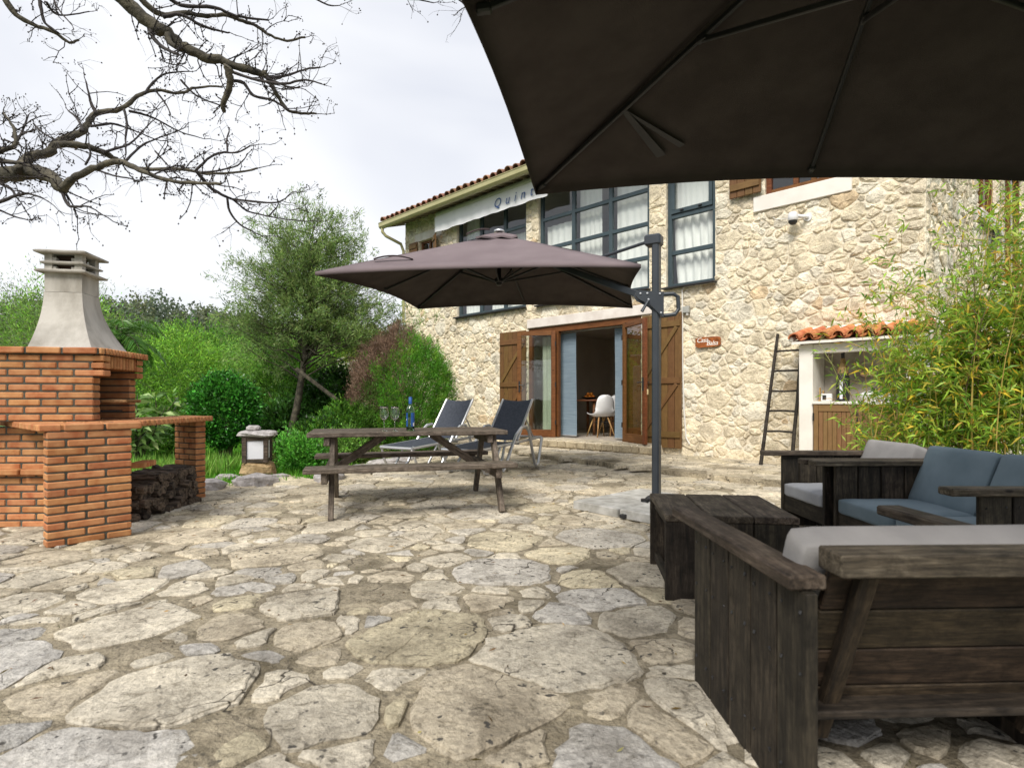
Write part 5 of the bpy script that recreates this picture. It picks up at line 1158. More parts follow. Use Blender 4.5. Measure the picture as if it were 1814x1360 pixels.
# security camera
sc_p = (wu(1431, .02), wz(1431, 385, .02)); cm = root('security_camera', tuple(hw(sc_p[0], 0, sc_p[1])), HROT, 'white dome security camera on the wall under the upper window', 'security camera')
g = MB(); g.tube([(0, .0, 0), (0, -.03, 0)], .055, 14); g.tube([(0, -.03, 0), (-.03, -.10, .0), (-.11, -.14, .02)], .024, 10); g.build('bracket', SHELLW, cm)
g = MB(); g.lathe([(.001, .075), (.045, .070), (.062, .05), (.066, 0), (.066, -.045), (.060, -.05)], c=(-.15, -.17, 0), n=20); g.build('housing', SHELLW, cm, True); g = MB(); g.lathe([(.060, -.05), (.056, -.075), (.035, -.10), (.001, -.108)], c=(-.15, -.17, 0), n=20); g.build('dome', BLACKM, cm, True)
g = MB(); g.tube([(-.02, -.02, .0), (-.25, -.05, .03), (-.42, -.03, .06), (-.52, .0, .14)], .006, 6); g.build('cable', PVC, cm)
# plaque
pu, pz = wu(1256), wz(1256, 606); pq = root('name_plaque', tuple(hw(pu, -.045, pz)), HROT, 'small varnished wooden name plaque on the stone wall right of the shutters', 'plaque')
g = MB(); r_ = random.Random(3); out_ = []; 
for i in range(28):
    a = 2*math.pi*i/28; x, z = math.cos(a), math.sin(a); k = max(abs(x), abs(z)); out_.append((x/k*.205+r_.uniform(-.006, .006), z/k*.078+r_.uniform(-.006, .006)))
plate(g, out_, -.012, .02); g.build('board', PLAQUE, pq)
text('Casa', .105, pq, (-.185, -.014, .0), (R(90), 0, 0), INKW, .95, .3, .001); text('Balsa', .105, pq, (-.02, -.014, -.055), (R(90), 0, 0), INKW, .9, .3, .001)
# conduit and junction box
wp = root('wall_conduit', tuple(hw(wu(1210), -.03, .35)), HROT, 'thin white conduit running down the wall beside the right shutter', 'pipe')
u0_ = wu(1210); g = MB(); g.tube([(wu(1268)-u0_, 0, wz(1268, 500)-.35), (wu(1214)-u0_, 0, wz(1214, 508)-.35), (0, 0, wz(1210, 514)-.35), (.01, 0, 1.2), (.03, 0, .5), (.07, 0, .02), (.13, 0, -.08)], .013, 7); g.build('pipe', PVC, wp)
jb = root('junction_box', tuple(hw(wu(1218), -.045, wz(1218, 549))), HROT, 'small grey junction box with lamp holder beside the conduit', 'junction box'); g = MB(); g.bbox((0, 0, 0), (.11, .06, .11), .008); g.build('box', generic('grey_plastic', (.30, .30, .27), (.36, .36, .33), bmp=0), jb); g = MB(); g.tube([(.02, 0, -.05), (.02, -.01, -.10)], .022, 8); g.build('lamp_holder', SLAB, jb)

# ================================================================== DINING ROOM SEEN THROUGH THE DOOR
def inroom(pxx, y): # house-frame point on a line of sight at depth y inside
    return wu(pxx, -y)
dt_u = inroom(1040, 1.25); dt = root('dining_table', tuple(hw(dt_u-.05, 1.45, .244)), HROT, 'reddish brown dining table inside the doorway', 'dining table')
g = MB(); g.lathe([(.001, .715), (.55, .715), (.57, .725), (.57, .745), (.55, .75), (.001, .75)], n=36); g.build('tabletop', TABLEW, dt, True)
for sx, sy in ((-1, -1), (1, -1), (1, 1), (-1, 1)): g = MB(); g.tube([(sx*.33, sy*.33, 0), (sx*.33, sy*.33, .715)], .032, 10); g.build('leg', TABLEW, dt, True)
bwl = root('fruit_bowl', tuple(hw(dt_u+.06, 1.25, .244+.7505)), HROT, 'dark shallow bowl on the dining table', 'bowl'); g = MB(); g.lathe([(.001, 0), (.07, 0), (.17, .045), (.175, .05), (.165, .052), (.07, .012), (.001, .01)], n=24); g.build('bowl', BLACKM, bwl, True)
g = MB(); g.lathe([(.036*math.sin(math.pi*k/8), -.036*math.cos(math.pi*k/8)) for k in range(9)], n=14); om = g.mesh('orange', ORANGE, True); bb0 = hw(dt_u+.06, 1.25, .244+.7505)
for i, (x, y, z) in enumerate(((-.08, -.02, .058), (0, -.06, .058), (.08, -.03, .058), (.05, .05, .058), (-.03, .05, .058), (-.03, -.01, .118), (.045, .0, .118))):
    o = inst('orange', om, None, bb0+Vector((x, y, z))); tag(o, 'orange in the dark bowl on the dining table', 'orange', 'oranges in the bowl')
def shell_chair(u, y, rz, label):
    c = root('shell_chair', tuple(hw(u, y, .244)), HROT+rz, label, 'chair', 'white shell chairs at the dining table'); g = MB(); vs = []; rows = 14; n = 12
    prof = [(.23, .43), (.20, .44), (.12, .425), (.02, .415), (-.08, .42), (-.14, .44), (-.18, .49), (-.205, .55), (-.22, .62), (-.23, .70), (-.235, .76), (-.237, .80), (-.238, .825), (-.238, .835)]
    wds = [.16, .20, .225, .23, .225, .22, .215, .21, .20, .19, .17, .14, .09, .03]
    for (x, z), w_ in zip(prof, wds):
        for j in range(n+1): t = j/n*2-1; vs.append((x+(.06*t*t if z > .5 else .0), t*w_, z+(.05*t*t*t*t if z < .5 else 0)))
    g.add(vs, [(i*(n+1)+j, i*(n+1)+j+1, (i+1)*(n+1)+j+1, (i+1)*(n+1)+j) for i in range(rows-1) for j in range(n)]); o = g.build('shell', SHELLW, c, True); o.modifiers.new('t', 'SOLIDIFY').thickness = .012
    for sx, sy in ((1, 1), (1, -1), (-1, 1), (-1, -1)): g = MB(); g.tube([(sx*.10, sy*.10, .40), (sx*.22, sy*.20, 0)], [.016, .011], 8); g.build('leg', PINE, c, True)
    g = MB()
    for a_, b_ in (((.14, .13, .3), (-.14, -.13, .3)), ((.14, -.13, .3), (-.14, .13, .3)), ((.1, .1, .4), (.17, -.16, .2)), ((.1, -.1, .4), (.17, .16, .2))): g.tube([a_, b_], .005, 5)
    g.build('wire_brace', BLACKM, c)
shell_chair(inroom(1064, .75), .75, R(155), 'white shell chair with wooden legs, nearest in the doorway'); shell_chair(inroom(1084, 1.2), 1.2, R(160), 'white shell chair half hidden by the right blue curtain')
it = root('pink_ball', tuple(hw(.17, -1.15, PLAT_H+.55)), 0, 'tiny pink balloon near the right door leaf', 'balloon'); bpy.data.objects.remove(it)
# ================================================================== VEGETATION
def unit(a): return a/(np.linalg.norm(a, axis=-1, keepdims=True)+1e-9)
def grow(start, dirv, length, rad, levels, r, kids=(4, 4, 3), spread=.6, curve=.25, up=.1, taper=.6, kidlen=.6, tips=None, lines=None, lvl=0, t0=.3):
    """recursive limbs: returns polylines (points, radii, level) and tip points with directions"""
    if lines is None: lines, tips = [], []
    p = Vector(start); d = Vector(dirv).normalized(); n = 5; pts = [p.copy()]; rs = [rad]
    for i in range(n):
        d = (d+Vector((r.gauss(0, curve), r.gauss(0, curve), r.gauss(0, curve)+up))*.5).normalized(); p = p+d*length/n; pts.append(p.copy()); rs.append(rad*(1-(1-taper)*(i+1)/n))
    lines.append((pts, rs, lvl))
    if lvl < levels:
        k = kids[min(lvl, len(kids)-1)]
        for j in range(k):
            t = t0+(1-t0)*(j+.6)/k; f = t*n; i = min(n-1, int(f)); q = pts[i].lerp(pts[i+1], f-i); dd = (pts[i+1]-pts[i]).normalized()
            ax = Vector((r.gauss(0, 1), r.gauss(0, 1), r.gauss(0, 1))); ax = (ax-dd*ax.dot(dd)).normalized(); a = spread*r.uniform(.7, 1.3); nd = dd*math.cos(a)+ax*math.sin(a)
            grow(q, nd, length*kidlen*r.uniform(.75, 1.2), rad*(1-(1-taper)*t)*.62, levels, r, kids, spread, curve, up, taper, kidlen, tips, lines, lvl+1, t0)
    else:
        for i in range(1, n+1): tips.append((pts[i].copy(), (pts[i]-pts[i-1]).normalized()))
    return lines, tips
def limbs(lines, parent, mat, trunk_name='trunk', seg=(9, 6, 4, 3)):
    groups = {}
    for pts, rs, lv in lines: groups.setdefault(0 if lv == 0 else 1, MB()).tube(pts, rs, seg[min(lv, 3)], caps=False)
    for k, g in groups.items(): g.build(trunk_name if k == 0 else 'limbs', mat, parent, True)
def cloud(N, c, rad, fill=.55, lump=.22, seed=0, flat=None):
    """points in an ellipsoid with a lumpy outline, denser to the surface; plus outward direction"""
    q = unit(nr.normal(size=(N, 3))); ph = nr.uniform(0, 9, 6)
    lumpf = 1+lump*(np.sin(q[:, 0]*5+ph[0])*np.cos(q[:, 2]*6+ph[1])+.6*np.sin(q[:, 1]*9+ph[2])*np.sin(q[:, 2]*8+ph[3])+.4*np.sin(q[:, 0]*15+q[:, 2]*13+ph[4]))
    rr_ = (fill+(1-fill)*nr.uniform(0, 1, N)**.45)*lumpf; P = q*rr_[:, None]*np.array(rad)+np.array(c); return P, q
def shrub(name, c, rad, N, leaf, cols, label, cat='shrub', group=None, mat=LEAF, wr=.45, trunk=True, up=.35, clump=.0, lump=.22, fill=.5, droop=.0, th=.05, ground=0.0, base=None):
    rt = root(name, (c[0], c[1], ground), 0, label, cat, group); cl = (0, 0, c[2]-ground)
    if clump:                             # leaves gathered round many twig ends
        k = max(8, int(N/26)); cp, cq = cloud(k, cl, rad, fill, lump); idx = nr.integers(0, k, N); P = cp[idx]+nr.normal(0, clump, (N, 3)); q = cq[idx]; tone = nr.normal(1, .36, k).clip(.35, 1.9)[idx]
    else: P, q = cloud(N, cl, rad, fill, lump); tone = 1+.22*np.sin(P[:, 0]*4)*np.sin(P[:, 2]*5+P[:, 1]*3)
    D = unit(q*.7+nr.normal(0, .6, (N, 3))+np.array((0, 0, up))); C_ = jcol(cols, N, .22, .07)*tone[:, None]
    leaves('crown', P, D, nr.uniform(.7, 1.3, N)*leaf, leaf*wr, C_, mat, rt, droop=droop)
    if trunk:
        g = MB(); h = cl[2]; r_ = random.Random(int(c[0]*100))
        g.tube([(0, 0, -.1), (r_.uniform(-.05, .05), 0, h*.4), (r_.uniform(-.1, .1), .05, h*.8)], [th, th*.8, th*.5], 8)
        for _ in range(5): a = r_.uniform(0, 6.3); g.tube([(0, 0, h*.35), (math.cos(a)*rad[0]*.4, math.sin(a)*rad[1]*.4, h*.8), (math.cos(a)*rad[0]*.7, math.sin(a)*rad[1]*.7, h*1.1)], [th*.5, th*.35, th*.15], 5)
        g.build('trunk', BARK, rt, True)
    return rt
GRN = [(.050, .125, .018), (.075, .165, .025), (.035, .095, .014)]; BRT = [(.11, .235, .030), (.15, .28, .045), (.075, .175, .022)]; OLV = [(.085, .125, .045), (.12, .155, .065), (.06, .095, .03)]; DRK = [(.022, .070, .014), (.035, .10, .018), (.018, .05, .010)]

# young willow-leaved tree with a prop
tr = root('willow_leaved_tree', (-4.22, 10.5, -.03), 0, 'slender young tree with airy narrow olive leaves left of the house', 'tree')
tr.scale = (1.09, 1.09, 1.09); r = random.Random(5); lines = []; tips = []
tp = [Vector(p) for p in ((0, 0, 0), (.10, 0, .35), (.20, .0, .8), (.29, .02, 1.4), (.36, .0, 1.9), (.42, 0, 2.6), (.46, 0, 3.3), (.48, 0, 4.0))]
lines.append((tp, [.085, .068, .06, .052, .045, .03, .018, .008], 0))
K = 1750; lobes = [((.46, 0, 2.68), (1.20, 1.1, 1.05), .56), ((.44, 0, 3.35), (.95, .85, .88), .24), ((1.30, -.1, 2.15), (1.0, .7, .55), .13), ((-.45, 0, 2.25), (.65, .7, .6), .08)]
cps, cqs = [], []
for c_, rd_, wt_ in lobes: p_, q_ = cloud(int(K*wt_), c_, rd_, .2, .38); cps.append(p_); cqs.append(q_)
cp = np.vstack(cps); cq = np.vstack(cqs); K = len(cp); g = MB()
for i in range(0, K):
    e = Vector(cp[i]); f = r.uniform(.55, .8); h0 = min(3.7, max(1.35, e.z-.35*math.hypot(e.x-.4, e.y)-.25)); h0 = h0+r.uniform(-.1, .5); s0 = Vector((.12+.11*h0 if h0 < 2 else .40, 0, h0)); m = s0.lerp(e, f)+Vector((0, 0, -.04))
    if i % 9 == 0: g.tube([s0, s0.lerp(m, .5)+Vector((0, 0, .05)), m, e], [.016, .012, .007, .002], 4, caps=False)
    else: g.tube([m, m.lerp(e, .6)+Vector((0, 0, .01)), e], [.004, .0025, .0012], 3, caps=False)
g.build('limbs', BARKG, tr, True); limbs(lines, tr, BARKG)
N = 58000; idx = nr.integers(0, K, N); sd = unit(cq*.6+np.array((0, 0, .45))+nr.normal(0, .4, (K, 3))); tt = nr.uniform(-.14, .10, (N, 1)); P = cp[idx]+sd[idx]*tt+nr.normal(0, .032, (N, 3)); D = unit(sd[idx]*.9+nr.normal(0, .55, (N, 3)))
tone = nr.normal(1, .25, K).clip(.5, 1.6)[idx]; leaves('foliage', P, D, nr.uniform(.045, .10, N), .0125, jcol([(.095, .155, .050), (.125, .19, .068), (.07, .12, .036), (.155, .20, .085)], N, .2, .06)*tone[:, None], LEAF, tr)
pr = root('prop_pole', (-3.90, 10.2, 1.55), 0, 'wooden prop pole leaning against the slender tree', 'pole'); g = MB(); g.tube([(0, 0, 0), (.42, .0, -.32), (.80, .02, -.62), (1.12, .02, -.90)], [.035, .037, .04, .042], 8); g.build('pole', BARKG, pr, True)

# clipped round shrub on short stems
rt = shrub('round_topiary', (-4.86, 9.55, .82), (.50, .50, .57), 18000, .055, [(.022, .105, .014), (.035, .15, .02), (.05, .19, .03), (.014, .07, .01)], 'dense round clipped shrub with dark glossy leaves on short stems', 'shrub', mat=GLOSSY, wr=.6, trunk=False, fill=.80, lump=.045, clump=.05, up=.3)
g = MB()
for x in (-.10, .0, .10): g.tube([(x*.5, 0, -.1), (x, .02, .25), (x*2.6, 0, .7)], [.05, .04, .03], 8)
g.build('stem', BARK, rt, True)

# big conifer, brown at the upper left
cf = root('conifer_bush', (-1.98, 10.15, -.02), 0, 'large bushy conifer, bright green with a dead brown top left side', 'conifer'); N = 95000
K = 3600; cp, cq = cloud(K, (0, 0, 1.07), (.92, .85, 1.20), .60, .075); cp[:, 0] *= np.where(cp[:, 2] > 1.2, 1-.06*(cp[:, 2]-1.2), 1)
idx = nr.integers(0, K, N); sd = unit(cq*.55+np.array((0, 0, .75))+nr.normal(0, .35, (K, 3))); P = cp[idx]+sd[idx]*nr.uniform(-.11, .10, (N, 1))+nr.normal(0, .026, (N, 3))
br = (-(cp[:, 0]+.08)*1.15+(cp[:, 2]-1.30)*1.05+.28*np.sin(cp[:, 0]*6)*np.sin(cp[:, 2]*5+1)+nr.normal(0, .27, K)) > .30
colk = np.where(br[:, None], np.array((.20, .135, .095)), np.array((.075, .225, .022)))*nr.normal(1, .27, (K, 1)).clip(.45, 1.7); yl = (~br)&(nr.uniform(size=K) < .25); colk[yl] = np.array((.16, .30, .035))*nr.normal(1, .15, (yl.sum(), 1))
dk = (~br)&(cp[:, 0] < -.25)&(cp[:, 2] < 1.4); colk[dk] = np.array((.07, .14, .025))*nr.normal(1, .25, (dk.sum(), 1)).clip(.5, 1.5)
leaves('foliage', P, unit(sd[idx]+nr.normal(0, .38, (N, 3))), nr.uniform(.03, .065, N), .011, colk[idx]*nr.normal(1, .14, (N, 1))*1.3, LEAF, cf)
g = MB(); r = random.Random(3)
for _ in range(60):
    a = r.uniform(0, 6.28); e = r.uniform(.2, 1.4); q = Vector((math.cos(a)*math.cos(e)*.75, math.sin(a)*math.cos(e)*.7, .5+math.sin(e)*1.2)); g.tube([(0, 0, .1), q*.5+Vector((0, 0, .1)), q], [.03, .016, .006], 5)
g.tube([(0, 0, -.1), (.02, 0, .7), (0, 0, 1.6)], [.10, .07, .03], 8); g.build('trunk', BARK, cf, True)

# hedge, shrubs, garden trees beyond
shrub('thuja_shrub', (-4.85, 12.2, 1.05), (.75, .6, 1.25), 26000, .075, [(.05, .13, .016), (.075, .17, .025), (.03, .085, .012)], 'upright feathery green conifer shrub behind the slender tree', 'conifer', wr=.22, up=.9, clump=.07, fill=.6, lump=.12)
shrub('dark_shrub', (-3.52, 11.7, .72), (.85, .6, .85), 17000, .085, DRK, 'dark glossy shrub behind the prop pole', 'shrub', mat=GLOSSY, wr=.5, clump=.07, fill=.55)
shrub('yellow_green_conifer', (-3.45, 13.6, 1.35), (.75, .6, 1.45), 16000, .08, [(.12, .17, .02), (.16, .21, .03), (.08, .13, .02)], 'yellow green conifer in front of the low white wall', 'conifer', wr=.22, up=.9, clump=.07, fill=.55, lump=.12)
for i, (x, y, z, rx, ry, rz_, N, lf, col, nm, lab, kw) in enumerate((
    (-11.5, 14.2, 2.25, 1.7, 1.4, 1.75, 22000, .085, OLV+[(.09, .17, .04)], 'feathery_tree', 'pale feathery tree rising behind the left side of the chimney', dict(wr=.16, clump=.16, lump=.3, fill=.35)),
    (-14.5, 17.5, 2.2, 2.2, 1.8, 2.1, 16000, .12, BRT, 'leafy_tree', 'bright green bushy tree at the far left edge behind the barbecue', dict(wr=.3, clump=.2, lump=.25)),
    (-11.2, 18.8, 1.7, 2.1, 1.7, 1.6, 17000, .12, BRT, 'leafy_tree', 'bright green low tree just right of the chimney hood', dict(wr=.25, clump=.2, lump=.25)),
    (-8.9, 19.6, 1.5, 1.9, 1.6, 1.55, 16000, .12, [(.09, .20, .03), (.12, .24, .04)], 'leafy_tree', 'rounded bright green tree in the middle of the garden background', dict(wr=.25, clump=.2, lump=.3)),
    (-9.6, 24.5, 2.1, 2.8, 1.8, 1.6, 16000, .15, GRN, 'leafy_tree', 'mid green tree farther back above the loquat shrub', dict(wr=.3, clump=.25, lump=.3)),
    (-6.9, 16.2, 1.25, 1.5, 1.2, 1.7, 20000, .10, [(.085, .17, .035), (.12, .21, .05), (.06, .13, .025)], 'weeping_shrub', 'weeping light green shrub behind the round topiary', dict(wr=.2, clump=.14, lump=.25, up=-.5)),
    (-13.2, 21.5, 1.9, 2.4, 1.6, 1.5, 12000, .14, GRN, 'leafy_tree', 'green tree seen between chimney and palm fronds', dict(wr=.3, clump=.22, lump=.3)),
    (-6.2, 21.5, 1.7, 2.3, 1.6, 1.75, 16000, .14, BRT, 'leafy_tree', 'bright tree behind the crown of the slender tree', dict(wr=.3, clump=.22, lump=.3)),
    (-3.7, 19.5, 1.6, 2.0, 1.6, 1.7, 14000, .12, [(.14, .26, .035), (.10, .20, .03)], 'leafy_tree', 'sunlit yellow green tree glimpsed above the prop pole', dict(wr=.3, clump=.2, lump=.3)),
    (-5.3, 14.4, .8, 1.2, .8, 1.1, 13000, .10, DRK+GRN, 'garden_shrub', 'dark bushy shrub left of the slender trunk', dict(wr=.4, clump=.1)),
    (-16.5, 13.0, 1.9, 1.6, 1.6, 1.9, 9000, .12, GRN, 'garden_shrub', 'tall shrub at the very left behind the brick chimney', dict(wr=.35, clump=.16)),
    (-17.5, 8.5, 2.3, 2.3, 2.2, 2.6, 9000, .16, GRN, 'leafy_tree', 'broad tree beyond the left side of the terrace', dict(wr=.4, clump=.25)),
    (-18.5, 3.5, 2.6, 2.6, 2.3, 2.9, 9000, .17, OLV, 'leafy_tree', 'olive green tree to the left behind the viewer', dict(wr=.4, clump=.25)),
    (-14.0, -2.0, 2.0, 2.2, 2.2, 2.3, 8000, .16, BRT, 'leafy_tree', 'bright tree left behind the viewer', dict(wr=.4, clump=.25)),
    (-15.5, 30.0, 2.6, 4.0, 2.5, 2.1, 11000, .24, GRN, 'leafy_tree', 'distant broad tree on the left below the hill', dict(wr=.4, clump=.35, lump=.3)),
    (-10.8, 33.0, 2.5, 3.8, 2.5, 1.9, 11000, .24, [(.07, .15, .025), (.10, .19, .04)], 'leafy_tree', 'distant broad tree at the foot of the wooded hill', dict(wr=.4, clump=.35, lump=.3)),
    (-5.5, 31.0, 2.3, 3.6, 2.5, 1.9, 9000, .24, OLV, 'leafy_tree', 'distant olive tree right of the hill behind the slender tree', dict(wr=.4, clump=.35, lump=.3)),
)):
    shrub(nm, (x, y, z), (rx, ry, rz_), N, lf, col, lab, 'tree' if 'tree' in nm else 'shrub', 'garden trees and shrubs behind the lawn', ground=-.05, **kw)

# palm
def palm(loc, h, n, L_, label, seed=1):
    rt = root('palm_tree', loc, 0, label, 'palm'); g = MB(); g.tube([(0, 0, -.1), (.05, 0, h*.5), (0, 0, h)], [.17, .15, .16], 10); g.build('trunk', BARK, rt, True); r_ = random.Random(seed)
    for k in range(n):
        a = k*2.4+r_.uniform(-.2, .2); e = r_.uniform(.15, 1.25); dv_ = Vector((math.cos(a)*math.cos(e), math.sin(a)*math.cos(e), math.sin(e))); p = Vector((0, 0, h)); pts_ = [p.copy()]; L1 = L_*r_.uniform(.85, 1.1)
        for i in range(12): dv_ = (dv_+Vector((0, 0, -.13-.012*i))).normalized(); p = p+dv_*L1/12; pts_.append(p.copy())
        P = []; D = []; LN = []
        for i in range(1, 12):
            for f in np.linspace(0, 1, 6)[:-1]:
                q = pts_[i].lerp(pts_[i+1], f); t = (pts_[i+1]-pts_[i]).normalized(); s = t.cross(Vector((0, 0, 1))).normalized()
                for sg in (-1, 1): P.append(q); D.append(s*sg*.75+t*.6+Vector((0, 0, -.12+r_.uniform(-.1, .1)))); LN.append(.36*math.sin(math.pi*min(1, (i+f)/13+.12))+.06)
        o = leaves('frond', np.array(P), np.array(D), np.array(LN), .028, jcol([(.045, .115, .02), (.065, .14, .028)], len(P), .15, .05), GLOSSY, rt, droop=.25)
        g = MB(); g.tube(pts_, [.018*(1-i/14) for i in range(13)], 5); g.build('frond_stem', BARKG, rt)
palm((-10.25, 14.6, -.05), 2.55, 20, 1.5, 'palm tree with arching fronds behind the barbecue hood'); palm((-13.0, 6.5, -.05), 3.4, 16, 2.0, 'tall palm left of the terrace', 6)

# loquat-like shrub behind the counter: big leaves
lq = root('large_leaved_shrub', (-5.55, 8.35, -.03), 0, 'shrub with long pale green leaves behind the brick counter', 'shrub'); r = random.Random(8); lines, tips = [], []
for k in range(7): a = k*.9; grow((0, 0, 0), (math.cos(a)*.55, math.sin(a)*.5, 1), r.uniform(.55, .95), .022, 1, r, (4,), .55, .2, .25, .6, .55, tips, lines, 0, .3)
limbs(lines, lq, BARKG, 'stem'); TP = [t for i, t in enumerate(tips) if i % 2 == 0]; P = []; D = []
for p, d in TP:
    for j in range(5): a = j*1.26+r.uniform(-.3, .3); ax = d.orthogonal().normalized(); dd = Matrix.Rotation(a, 3, d)@ax; P.append(p+dd*.01); D.append(dd*.9+d*.45+Vector((0, 0, -.05)))
N = len(P); cols_ = jcol([(.10, .17, .055), (.16, .235, .09), (.065, .125, .035), (.22, .29, .14)], N, .15, .05)
NL = min(N, 280); order = np.argsort([p.y for p in P]); P = np.array([tuple(p) for p in P]); D = np.array([tuple(d) for d in D])
for i in order[:NL]:
    leaves('leaf', P[i:i+1], D[i:i+1], np.array([r.uniform(.16, .25)]), .065, cols_[i:i+1], GLOSSY, lq, droop=.2, fold=.25)
if N > NL: leaves('inner_leaves', P[order[NL:]], D[order[NL:]], .2, .06, cols_[order[NL:]], GLOSSY, lq, 'stuff', droop=.2)
shrub('low_shrub', (-6.3, 9.4, .45), (.8, .5, .55), 8000, .09, GRN, 'low green shrub at the foot of the large leaved shrub', 'shrub', wr=.4, clump=.1)
# low plants between lantern and lounger
for i, (x, y, z, rx, ry, rz_, N, lf, col, lab) in enumerate((
    (-3.05, 8.15, .22, .34, .28, .26, 5200, .06, [(.05, .17, .025), (.08, .22, .04)], 'fresh green leafy plant right of the stone lantern'), (-3.55, 8.25, .17, .26, .25, .20, 2500, .06, [(.13, .12, .06), (.16, .15, .08), (.09, .08, .05)], 'dry brownish tuft at the base of the slender tree'),
    (-2.62, 8.7, .24, .32, .28, .28, 4200, .055, [(.075, .16, .03), (.10, .18, .05)], 'feathery green plant behind the picnic bench'), (-3.2, 9.25, .32, .5, .3, .36, 6500, .07, DRK+GRN, 'dark leafy undergrowth beside the slender trunk'),
    (-2.75, 9.7, .45, .5, .35, .5, 8000, .07, GRN, 'green bushy undergrowth left of the big conifer'), (-2.25, 8.9, .13, .26, .22, .15, 2200, .045, [(.08, .13, .03), (.12, .15, .05)], 'low mossy plant at the terrace edge under the loungers'), (-4.35, 10.9, .45, .6, .4, .5, 7000, .08, DRK, 'dark shrub between topiary and slender trunk'))):
    shrub('garden_plant', (x, y, z), (rx, ry, rz_), N, lf, col, lab, 'plant', 'low plants at the terrace edge', wr=.4, trunk=False, up=.6, clump=.05, fill=.3, lump=.2)
# white flowers of the meadow by the counter: tall grass
N = 5200; x = nr.uniform(-6.6, -3.9, N); y = nr.uniform(6.4, 8.6, N); D = nr.normal(0, .3, (N, 3)); D[:, 2] = 1
leaves('tall_grass', np.c_[x, y, np.full(N, -.04)], D, nr.uniform(.12, .32, N), .016, jcol([(.11, .22, .04), (.16, .26, .07), (.07, .17, .02)], N, .25, .08), GRASSM, kind='stuff')
# moss and weeds in the paving joints
P = []
for _ in range(420):
    x, y = rng.uniform(-3.2, 1.6), rng.uniform(1.0, 4.2)
    if abs(x) < y*.95 and mnoise.noise(Vector((x*1.3, y*1.3, 11))) > .12:
        k = rng.randrange(6, 22); P.append(np.c_[nr.normal(x, .02, k), nr.normal(y, .02, k), np.full(k, -.012)])
P = np.vstack(P); D = nr.normal(0, .6, P.shape); D[:, 2] = .6; leaves('moss_tufts', P, D, nr.uniform(.008, .022, len(P)), .004, jcol([(.07, .095, .02), (.10, .10, .035), (.13, .10, .05)], len(P), .2, .08), GRASSM, kind='stuff')
# dry leaves and straw on the paving
N = 520; x = nr.uniform(-3.6, 2.4, N); y = nr.uniform(1.2, 7.5, N); D = nr.normal(0, 1, (N, 3)); D[:, 2] *= .05
leaves('fallen_leaves', np.c_[x, y, np.full(N, .017)], D, nr.uniform(.012, .05, N), .007, jcol([(.13, .08, .04), (.07, .045, .025), (.2, .14, .07)], N, .3, .08), LEAF, kind='stuff')

# white garden wall beyond
gw = root('garden_wall', (-4.6, 15.3, -.05), R(-12), 'low whitewashed stone wall end showing between the shrubs', 'wall'); g = MB(); g.bbox((.35, 0, 1.05), (.75, .45, 2.1), .04); g.build('masonry', WHITE, gw); g = MB(); g.beam((-.05, 0, 2.05), (.80, 0, 2.42), .55, .08, bev=.02); g.build('coping', LICHEN, gw)

# bamboo in front of the return wall
def bamboo(cx, cy, n, hmax, label, seed, spread=(.45, .35), lean=.12, leaves_n=5200):
    rt = root('bamboo_clump', (cx, cy, 0), 0, label, 'bamboo', 'bamboo growing in front of the house corner'); r_ = random.Random(seed); TPs = []
    cane_mats = (generic('green_cane', (.16, .20, .04), (.26, .27, .07), scale=6, bmp=.1), generic('yellow_cane', (.32, .23, .05), (.45, .33, .09), scale=6, bmp=.1), generic('brown_cane', (.13, .085, .05), (.22, .16, .10), scale=6, bmp=.1))
    for k in range(n):
        x, y = r_.gauss(0, spread[0]*.5), r_.gauss(0, spread[1]*.5); h = hmax*r_.uniform(.5, 1.0); lx, ly = r_.gauss(0, lean)+x*.25, r_.gauss(0, lean)+y*.2; g = MB(); pts_ = []; m = 7
        for i in range(m+1): t = i/m; pts_.append(Vector((x+lx*h*t*t+.02*math.sin(t*6+k), y+ly*h*t*t, h*t)))
        rd = r_.uniform(.004, .0085); g.tube(pts_, [rd*(1-.75*i/m) for i in range(m+1)], 5)
        for i in range(2, m+1):
            for _ in range(3 if i < m else 2):
                q = pts_[i]; a = r_.uniform(0, 6.28); e = r_.uniform(.25, 1.1); d = Vector((math.cos(a)*math.cos(e), math.sin(a)*math.cos(e), math.sin(e))); L2 = r_.uniform(.10, .42)
                q2 = q+d*L2*.5; q3 = q2+(d+Vector((r_.gauss(0, .2), r_.gauss(0, .2), -.1)))*L2*.5; g.tube([q, q2, q3], [.0025, .0018, .001], 3, caps=False)
                for f in (.4, .7, 1.0): TPs.append((q.lerp(q3, f), d, q.z))
        g.build('cane', cane_mats[r_.choice((0, 0, 1, 1, 2))], rt, True)
    TPn = np.array([t[0] for t in TPs]); TDn = np.array([t[1] for t in TPs]); hz_ = np.array([t[2] for t in TPs]); wgt = np.where(hz_ < .58*hmax, 1.0, .45); wgt /= wgt.sum()
    idx = nr.choice(len(TPn), leaves_n, p=wgt); P = TPn[idx]+nr.normal(0, .022, (leaves_n, 3)); D = unit(TDn[idx]*.5+nr.normal(0, .6, (leaves_n, 3))+np.array((0, 0, -.1)))
    yel = nr.uniform(size=leaves_n) < .13; C_ = jcol([(.12, .215, .025), (.17, .265, .035), (.07, .145, .020), (.23, .29, .055)], leaves_n, .2, .07); C_[yel] = jcol([(.46, .34, .04), (.38, .32, .05), (.34, .21, .05)], yel.sum(), .15, .05)
    leaves('foliage', P, D, nr.uniform(.05, .14, leaves_n), .018, C_, LEAF, rt, droop=.15)
bamboo(4.0, 5.35, 24, 2.3, 'left clump of bamboo in front of the kitchen niche, leaves low and wide', 1, (.36, .35), .10, 6000)
